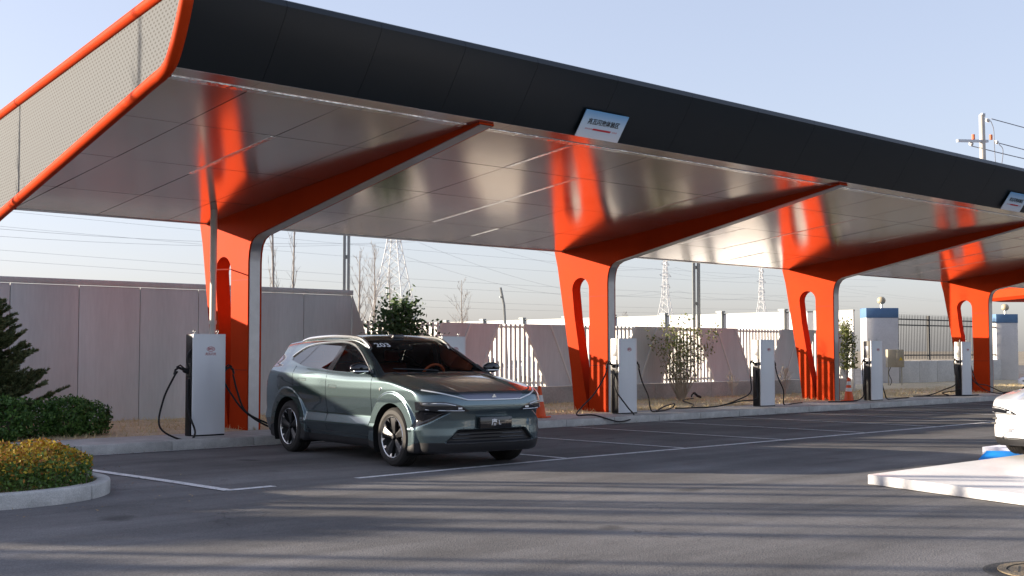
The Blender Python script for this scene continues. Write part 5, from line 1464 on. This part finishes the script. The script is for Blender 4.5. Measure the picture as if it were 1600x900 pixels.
def make_car(root, S, h, paint, hero):
    P, Q, N = surface_net(body_f, (-0.09, -1.06, 0.12), (5.02, 1.06, 1.82), h)
    so = Soup.of(P, Q, N)
    for c in (UFW, URW):
        _, so = so.cut(lambda u, v, z: np.maximum(np.hypot(u - c, z - ZW) - 0.437, 0.55 - np.abs(v)))
    _, so = so.cut(lambda u, v, z: np.maximum(z - 0.235, 0.78 - np.abs(v)) + 9)      # keep
    glass = {}
    for nm, W_ in (('front', W1), ('rear', W2), ('quarter', W3)):
        glass[nm], so = so.cut(side_poly(W_))
    pill, so = so.cut(side_poly(DLO))
    scr, so = so.cut(screen_s)
    backl, so = so.cut(lambda u, v, z: np.maximum.reduce([np.abs(v) - 0.66, 1.12 - z, z - 1.50, 4.4 - u]))
    roof, so = so.cut(lambda u, v, z: np.maximum.reduce([np.abs(v) - 0.60 + 0.02 * (u - 2.4), 2.28 - u, u - 4.25, 1.45 - z]))
    clad, so = so.cut(lambda u, v, z: np.minimum(z - (0.315 - 0.03 * sstep(1.6, 1.2, u) + 0.052 * sstep(0.52, 0.34, u) + 0.10 * sstep(3.3, 3.46, u) * sstep(4.6, 4.3, u)),
                                                  np.maximum(np.hypot(u - UFW, z - ZW) - 0.452, 0.6 - np.abs(v)) * 0 + 9))
    intake, so = so.cut(lambda u, v, z: np.maximum(sd_poly(np.abs(v), z, INTAKE), u - 0.6))
    lamp, so = so.cut(lambda u, v, z: np.maximum(sd_poly(np.abs(v), z, LAMP), u - 0.40))
    vent, so = so.cut(lambda u, v, z: np.maximum(sd_poly(np.abs(v), z, VENT), u - 0.42))
    GP = [(-0.40, 0.872), (0.40, 0.872), (0.50, 0.948), (-0.50, 0.948)]
    grille, so = so.cut(lambda u, v, z: np.maximum(sd_poly(v, z, GP), u - 0.5))
    tail, so = so.cut(lambda u, v, z: np.maximum(np.maximum(np.abs(z - 1.00 - 0.25 * np.clip(u - 4.6, -1, 0)) - 0.045, 4.62 - u), 0.12 - np.abs(v) * 0 - 1))
    hoodp, so = so.cut(lambda u, v, z: np.maximum.reduce([u - 1.39 - 0.10 * v * v, np.abs(v) - 0.80 - 0.03 * u, 0.962 - z, (0.965 + 0.06 * np.abs(v)) - z]))
    doors = []
    D1 = [(1.52, 0.36), (2.72, 0.36), (2.72, 1.17), (2.56, 1.61), (2.25, 1.61), (1.45, 1.17), (1.46, 0.9)]
    D2 = [(2.722, 0.36), (3.36, 0.36), (3.50, 0.72), (3.70, 0.92), (3.74, 1.28), (3.30, 1.60), (2.562, 1.61), (2.722, 1.17)]
    for D in (D1, D2):
        d_, so = so.cut(side_poly(D)); doors.append(d_)
    body = so.obj('body', paint, root, S)
    clad.obj('lower_cladding', M_clad, root, S)
    hoodp.obj('hood', paint, root, S)
    scr.shifted(-0.004).obj('windshield', M_screen, root, S)
    backl.shifted(-0.004).obj('rear_window', M_pglass, root, S)
    roof.obj('roof_panel', M_gblack, root, S)
    intake.obj('intake', M_clad if hero else paint, root, S)
    grille.obj('grille_panel', M_lilac if hero else paint, root, S)
    tail.obj('tail_light', M_tail, root, S)
    for s in (-1, 1):
        half = lambda q: q.cut(lambda u, v, z: -s * v)[0]
        for i, d_ in enumerate(doors):
            dd = half(d_).obj('door', paint, root, S)
            gl = glass['front'] if i == 0 else glass['rear']
            half(gl).shifted(-0.005).obj('window', M_sglass if i == 0 else M_pglass, dd, S)
            hu = 2.52 if i == 0 else 3.42
            hz = 0.995 if i == 0 else 1.075
            pts = [(hu - 0.11, hz - 0.018), (hu + 0.11, hz - 0.012), (hu + 0.115, hz + 0.018), (hu - 0.105, hz + 0.014)]
            q = [(s * float(root_v([a], [b], 0.003)[0]) * S, (a - 2.4) * S, b * S) for a, b in pts]
            MB().tube(q, 0.0028 * S, 5, closed=True).build('handle', M_clad, dd)
        half(glass['quarter']).shifted(-0.005).obj('quarter_window', M_pglass, root, S)
        half(pill).shifted(-0.002).obj('window_frame', M_gblack, root, S)
        lh = half(lamp).obj('headlight', M_lampg, root, S)
        half(vent).obj('air_vent', M_gblack if hero else paint, root, S)
        if not hero:
            for zz in (0.56, 0.64):
                uu = (float(root_u([0.84], [zz])[0]) - 2.4) * S
                MB().lathe([(0.0, 0.012), (0.055, 0.010), (0.07, -0.01)], 16, Matrix.Translation((s * 0.84 * S, uu, zz * S)) @ Matrix.Rotation(math.radians(90), 4, 'X') @ Matrix.Diagonal((1.2, 0.28, 1, 1))).build('nose_slot', M_clad, root, smooth=True)
        L3 = lambda pts, off: [(s * a * S, (float(root_u([a], [b], off)[0]) - 2.4) * S, b * S) for a, b in pts]
        MB().tube(L3([(0.92, 0.822), (0.80, 0.828), (0.70, 0.824), (0.58, 0.800)], 0.003), 0.006 * S, 6).build('lamp_strip', M_lampw, lh)
        MB().tube(L3([(0.90, 0.752), (0.75, 0.742), (0.60, 0.737), (0.46, 0.735)], 0.003), 0.005 * S, 6).build('lamp_strip', M_lampw, lh)
        MB().box(s * .52 * S - .03, s * .52 * S + .03, (float(root_u([.52], [.765], .002)[0]) - 2.4) * S - .004, (float(root_u([.52], [.765], .0)[0]) - 2.4) * S + .01, .755 * S, .776 * S).build('projector', M_lampw, lh)
        # roof rail, bright window line, shut lines
        rail = [(s * 0.655 * S, (u - 2.4) * S, (float(root_z([u], [0.655])[0]) + hgt) * S) for u, hgt in ((2.02, -0.004), (2.12, 0.018), (2.35, 0.026), (2.9, 0.030), (3.4, 0.028), (3.8, 0.020), (4.0, -0.002))]
        MB().tube(smooth_path(rail, 5), 0.027 * S, 8).build('roof_rail', M_satin, root, smooth=True)
        up = [(1.535, 1.188), (1.65, 1.262), (1.78, 1.338), (2.00, 1.458), (2.22, 1.547), (2.44, 1.595), (2.70, 1.612), (3.0, 1.606), (3.36, 1.589), (3.66, 1.549), (3.86, 1.489), (4.06, 1.400)]
        us = np.array([p[0] for p in up]); zs = np.array([p[1] for p in up])
        vs_ = root_v(us, zs, 0.002)
        MB().tube(smooth_path([(s * v * S, (u - 2.4) * S, z * S) for u, v, z in zip(us, vs_, zs)], 4), 0.013 * S, 6).build('window_trim', M_satin, root, smooth=True)
        sl = MB()
        for ln in ([(1.53, 0.37), (1.475, 0.70), (1.46, 0.95), (1.462, 1.165)], [(2.72, 0.37), (2.725, 0.8), (2.72, 1.19)], [(3.36, 0.37), (3.42, 0.58), (3.52, 0.74), (3.70, 0.93), (3.73, 1.26)], [(1.53, 0.365), (2.2, 0.362), (3.36, 0.365)]):
            a = np.array(smooth_path([(p[0], p[1], 0) for p in ln], 6)); vv = root_v(a[:, 0], a[:, 1], 0.0)
            sl.tube([(s * v * S, (p[0] - 2.4) * S, p[1] * S) for p, v in zip(a, vv)], 0.0045 * S, 4, caps=False)
        th = np.linspace(-0.35, math.pi + 0.35, 40)
        for c in (UFW, URW):
            a = np.stack([c + 0.574 * np.cos(th), ZW + 0.574 * np.sin(th)], 1); a = a[a[:, 1] > 0.33]; vv = root_v(a[:, 0], a[:, 1], -0.001)
            sl.tube([(s * v * S, (p[0] - 2.4) * S, p[1] * S) for p, v in zip(a, vv)], 0.0030 * S, 4, caps=False)
        sl.build('shut_lines', M_clad, root, fix=False)
        # mirror
        mv = 0.93
        mi = MB().tube([(s * (mv - 0.06) * S, (1.60 - 2.4) * S, 1.185 * S), (s * (mv + 0.08) * S, (1.62 - 2.4) * S, 1.215 * S)], [0.032 * S, 0.026 * S], 8).build('mirror', M_gblack, root, smooth=True)
        mb = MB(); cx, cu, czz = s * (mv + 0.145) * S, (1.60 - 2.4) * S, 1.250 * S
        for ring in ((-1.0, .35), (-.85, .82), (-.4, 1.0), (.2, 1.0), (.7, .86), (.95, .55)):
            pass
        pr = [(0.02, -0.075), (0.07, -0.060), (0.098, -0.015), (0.103, 0.03), (0.085, 0.07), (0.02, 0.085)]
        mb.lathe(pr, 20, Matrix.Translation((cx, cu, czz)) @ Matrix.Diagonal((1.35 * S, 0.95, 0.72 * S, 1)) @ Matrix.Rotation(math.radians(90), 4, 'X'))
        mb.build('mirror_cap', M_gblack if hero else paint, mi, smooth=True, angle=70)
        MB().box(cx - .11 * S, cx + .11 * S, cu - 0.075 * S, cu + 0.02, czz - 0.045 * S, czz - 0.030 * S).build('indicator', M_lampw, mi, bevel=0.004)
    # wheels, wells, underbody
    for u in (UFW, URW):
        for s in (-1, 1):
            wheel(root, u, s * 0.835, s, S, True)
            th = np.linspace(-0.5, math.pi + 0.5, 24)
            mb = MB(); ring = [(u - 2.4 + 0.446 * math.cos(t), ZW + 0.446 * math.sin(t)) for t in th]; n = len(ring)
            v1 = float(root_v([u], [ZW + 0.45])[0]) - 0.004
            mb.add([(s * v1 * S, p[0] * S, p[1] * S) for p in ring] + [(s * 0.56 * S, p[0] * S, p[1] * S) for p in ring], [(i, i + 1, i + 1 + n, i + n) for i in range(n - 1)] + [tuple(range(n, 2 * n))])
            mb.build('wheel_well', M_well, root, fix=False)
    MB().box(-0.60 * S, 0.60 * S, -2.1 * S, 2.2 * S, 0.19 * S, 0.42 * S).build('underbody', M_well, root)
    # cabin: dark tub, seats, wheel, dash
    ins = lambda u, v, z: body_f(u, v, z) + 0.035
    if hero:
        P2, Q2, N2 = surface_net(ins, (1.2, -1.0, 0.80), (4.9, 1.0, 1.75), 0.035)
        c2 = Soup.of(P2, Q2, N2)
        _, c2 = c2.cut(lambda u, v, z: 0.98 - z if False else z - 0.95)
        _, c2 = c2.cut(lambda u, v, z: screen_s(u, v, z) - 0.015)
        for W_ in (W1, W2, W3):
            _, c2 = c2.cut(lambda u, v, z: np.maximum(sd_poly(u, z, W_) - 0.012, 0.45 - np.abs(v)))
        _, c2 = c2.cut(lambda u, v, z: np.maximum.reduce([np.abs(v) - 0.64, 1.14 - z, z - 1.50, 4.3 - u]))
        c2.obj('headliner', M_head, root, S)
    MB().box(-0.80 * S, 0.80 * S, (1.40 - 2.4) * S, (4.45 - 2.4) * S, 0.80 * S, 0.86 * S).build('cabin_floor', M_dark, root)
    db = MB().prism([((1.34 - 2.4) * S, 1.00 * S), ((1.95 - 2.4) * S, 1.02 * S), ((1.98 - 2.4) * S, 1.16 * S), ((1.75 - 2.4) * S, 1.185 * S), ((1.34 - 2.4) * S, 1.145 * S)], -0.84 * S, 0.84 * S, 'x').build('dashboard', M_dark, root, bevel=0.015)
    for (su, back, rows) in ((2.98, 1.0, (-0.40, 0.40)), (3.80, 1.0, (-0.42, 0.42))):
        for sv in rows:
            st = MB().box((sv - .25) * S, (sv + .25) * S, (su - .42 - 2.4) * S, (su + .08 - 2.4) * S, 0.80 * S, 0.96 * S).build('seat', M_seat if hero else M_dark, root, bevel=0.05, segs=3)
            T = Matrix.Translation((sv * S, (su + .10 - 2.4) * S, 0.92 * S)) @ Matrix.Rotation(math.radians(-16), 4, 'X')
            MB().box(-.22 * S, .22 * S, -.06 * S, .06 * S, 0, 0.40 * S, T).build('seat_back', M_seat if hero else M_dark, st, bevel=0.05, segs=3)
            MB().box(-.12 * S, .12 * S, -.045 * S, .045 * S, 0.43 * S, 0.59 * S, T).build('headrest', M_seat if hero else M_dark, st, bevel=0.045, segs=3)
    T = Matrix.Translation((0.40 * S, (2.08 - 2.4) * S, 1.12 * S)) @ Matrix.Rotation(math.radians(-66), 4, 'X')
    MB().tube([tuple(T @ Vector((0.185 * S * math.cos(t), 0.185 * S * math.sin(t), 0))) for t in np.linspace(0, 6.283, 28, endpoint=False)], 0.019 * S, 8, closed=True).tube([tuple(T @ Vector((-.18 * S, 0, 0))), tuple(T @ Vector((.18 * S, 0, 0)))], .02 * S, 6).build('steering_wheel', M_seat if hero else M_dark, root, smooth=True, angle=80)
    MB().box(-.12 * S, .12 * S, (2.16 - 2.4) * S, (2.19 - 2.4) * S, 1.49 * S, 1.56 * S).build('rear_view_mirror', M_dark, root, bevel=0.01)
    if not hero: return
    # bright line wrapping the nose, hood gap above it
    F3 = lambda pts, off: [(a * S, (float(root_u([abs(a)], [b], off)[0]) - 2.4) * S, b * S) for a, b in pts]
    half_ = [(0.405, 0.868), (0.50, 0.893), (0.60, 0.920), (0.70, 0.947), (0.80, 0.972), (0.875, 0.990)]
    pts = [(-a, b) for a, b in half_[::-1]] + [(-.2, 0.866), (0, 0.866), (.2, 0.866)] + half_
    MB().tube(F3(pts, 0.004), 0.0105 * S, 8).build('light_bar', M_lampw, root, smooth=True, angle=80)
    half_ = [(0.48, 0.955), (0.58, 0.965), (0.68, 0.978), (0.78, 0.992), (0.86, 1.008)]
    pts = [(-a, b) for a, b in half_[::-1]] + [(-.25, .955), (0, .955), (.25, .955)] + half_
    MB().tube(F3(pts, 0.001), 0.0095 * S, 8).build('hood_gap', M_clad, root, smooth=True, angle=80)
    for zz in (0.385, 0.430, 0.465): MB().tube(F3([(-.50 + (zz < .4) * -.08, zz), (-.25, zz), (0, zz), (.25, zz), (.50 + (zz < .4) * .08, zz)], 0.012), 0.008 * S, 6).build('grille_slat', M_gblack, root, smooth=True)
    ub = (float(root_u([0], [0.905])[0]) - 2.4) * S
    MB().prism([(-0.035 * S, 0.893 * S), (0.035 * S, 0.893 * S), (0.012 * S, 0.930 * S), (-0.004 * S, 0.938 * S)], ub - 0.006, ub + 0.006, 'y').build('nose_emblem', M_satin, root)
    # number plate
    up_ = -0.030
    py = (up_ - 2.4) * S
    pb = MB().box(-0.245 * S, 0.245 * S, py, py + 0.05, 0.507 * S, 0.648 * S).build('number_plate', M_gblack, root, bevel=0.004)
    text_mesh('plate_character', '唐', 0.090 * S, M_platew, pb, frame((-0.03 * S, py - 0.002, 0.578 * S), (1, 0, 0), (0, 0, 1)), 0.001, bold=0.0015)
    text_mesh('plate_letter', 'L', 0.080 * S, M_platew, pb, frame((0.055 * S, py - 0.002, 0.575 * S), (1, 0, 0), (0, 0, 1)), 0.001)
    # number on the windshield
    p0 = [Vector((v * S, (u - 2.4) * S, float(root_z([u], [v], 0.004)[0]) * S)) for u, v in ((2.13, -0.46), (2.13, -0.36), (2.05, -0.41))]
    cc = Vector((-0.42 * S, (2.09 - 2.4) * S, float(root_z([2.09], [-0.42], 0.006)[0]) * S))
    ex = (p0[1] - p0[0]); ez = (p0[0] + p0[1]) / 2 - p0[2]
    text_mesh('windshield_number', '203', 0.165 * S, M_platew, root, frame(cc, ex, ez), 0.0006, bold=0.003)
    # sensor pod over the windshield, fender badge
    zc_ = float(root_z([2.42], [0.0])[0])
    MB().box(-0.09 * S, 0.09 * S, (2.34 - 2.4) * S, (2.52 - 2.4) * S, (zc_ - 0.03) * S, (zc_ + 0.035) * S).build('roof_pod', M_gblack, root, bevel=0.025, segs=3)
    for s in (-1, 1):
        v_ = float(root_v([1.22], [0.985])[0])
        MB().lathe([(0.0, 0.010), (0.020, 0.009), (0.027, 0.0)], 14, Matrix.Translation((s * v_ * S, (1.22 - 2.4) * S, 0.985 * S)) @ Matrix.Rotation(math.radians(90) * s, 4, 'Y')).build('fender_badge', M_satin, root, smooth=True)
    # wiper at the screen foot
    zf_ = lambda u, v: float(root_z([u], [v], 0.012)[0])
    MB().tube([(-0.62 * S, (1.47 - 2.4) * S, zf_(1.47, -.62) * S), (-0.1 * S, (1.42 - 2.4) * S, zf_(1.42, -.1) * S), (0.05 * S, (1.40 - 2.4) * S, zf_(1.40, .05) * S)], 0.010, 6).build('wiper', M_clad, root)

CAR_S = 1.06
ang = math.radians(82.66)
O_ = Vector((11.5671, 12.4169, 0)); ud = Vector((math.cos(ang), math.sin(ang), 0))
car = thing('parked_car', tuple(O_ + ud * CAR_S * 2.4), ang - math.pi / 2, 'teal grey metallic family car with the number 203 on its windshield', 'car')
make_car(car, CAR_S, 0.0145, M_teal, True)
# white car on the platform: only its nose corner is in the picture
wc = thing('parked_car', (0, 0, 0), 0, 'white car on the display platform, only the corner of its nose showing', 'car')
make_car(wc, 0.90, 0.034, M_wpaint, False)
wc.rotation_euler = (0, 0, math.radians(-90 - 4)); wc.location = (16.58 + 2.16, 7.04, 0.124); wc.scale = (1, 1, 0.9)
# cars parked beyond the fence, seen through the slats
gp = 'cars parked beyond the slatted fence'
M_redp = carpaint('paint_red', (0.45, 0.02, 0.02), 0.0, 0.35)
for i, (x, y, rz, lb, pm) in enumerate([(31.2, 34.2, 1.2, 'white car glimpsed through the slats just past the teal car nose', None), (34.6, 33.4, 1.25, 'white car glimpsed through the slats beside the second orange column', None), (28.6, 37.5, 1.0, 'red car glimpsed through the slats behind the white one', M_redp)]):
    c = copy_tree(wc); c.location = (x, y, 0); c.rotation_euler = (0, 0, rz); tag(c, lb, 'car', gp)
    if pm:
        for ch in c.children:
            if ch.type == 'MESH' and ch.data.materials and ch.data.materials[0] == M_wpaint:
                ch.material_slots[0].link = 'OBJECT'; ch.material_slots[0].material = pm
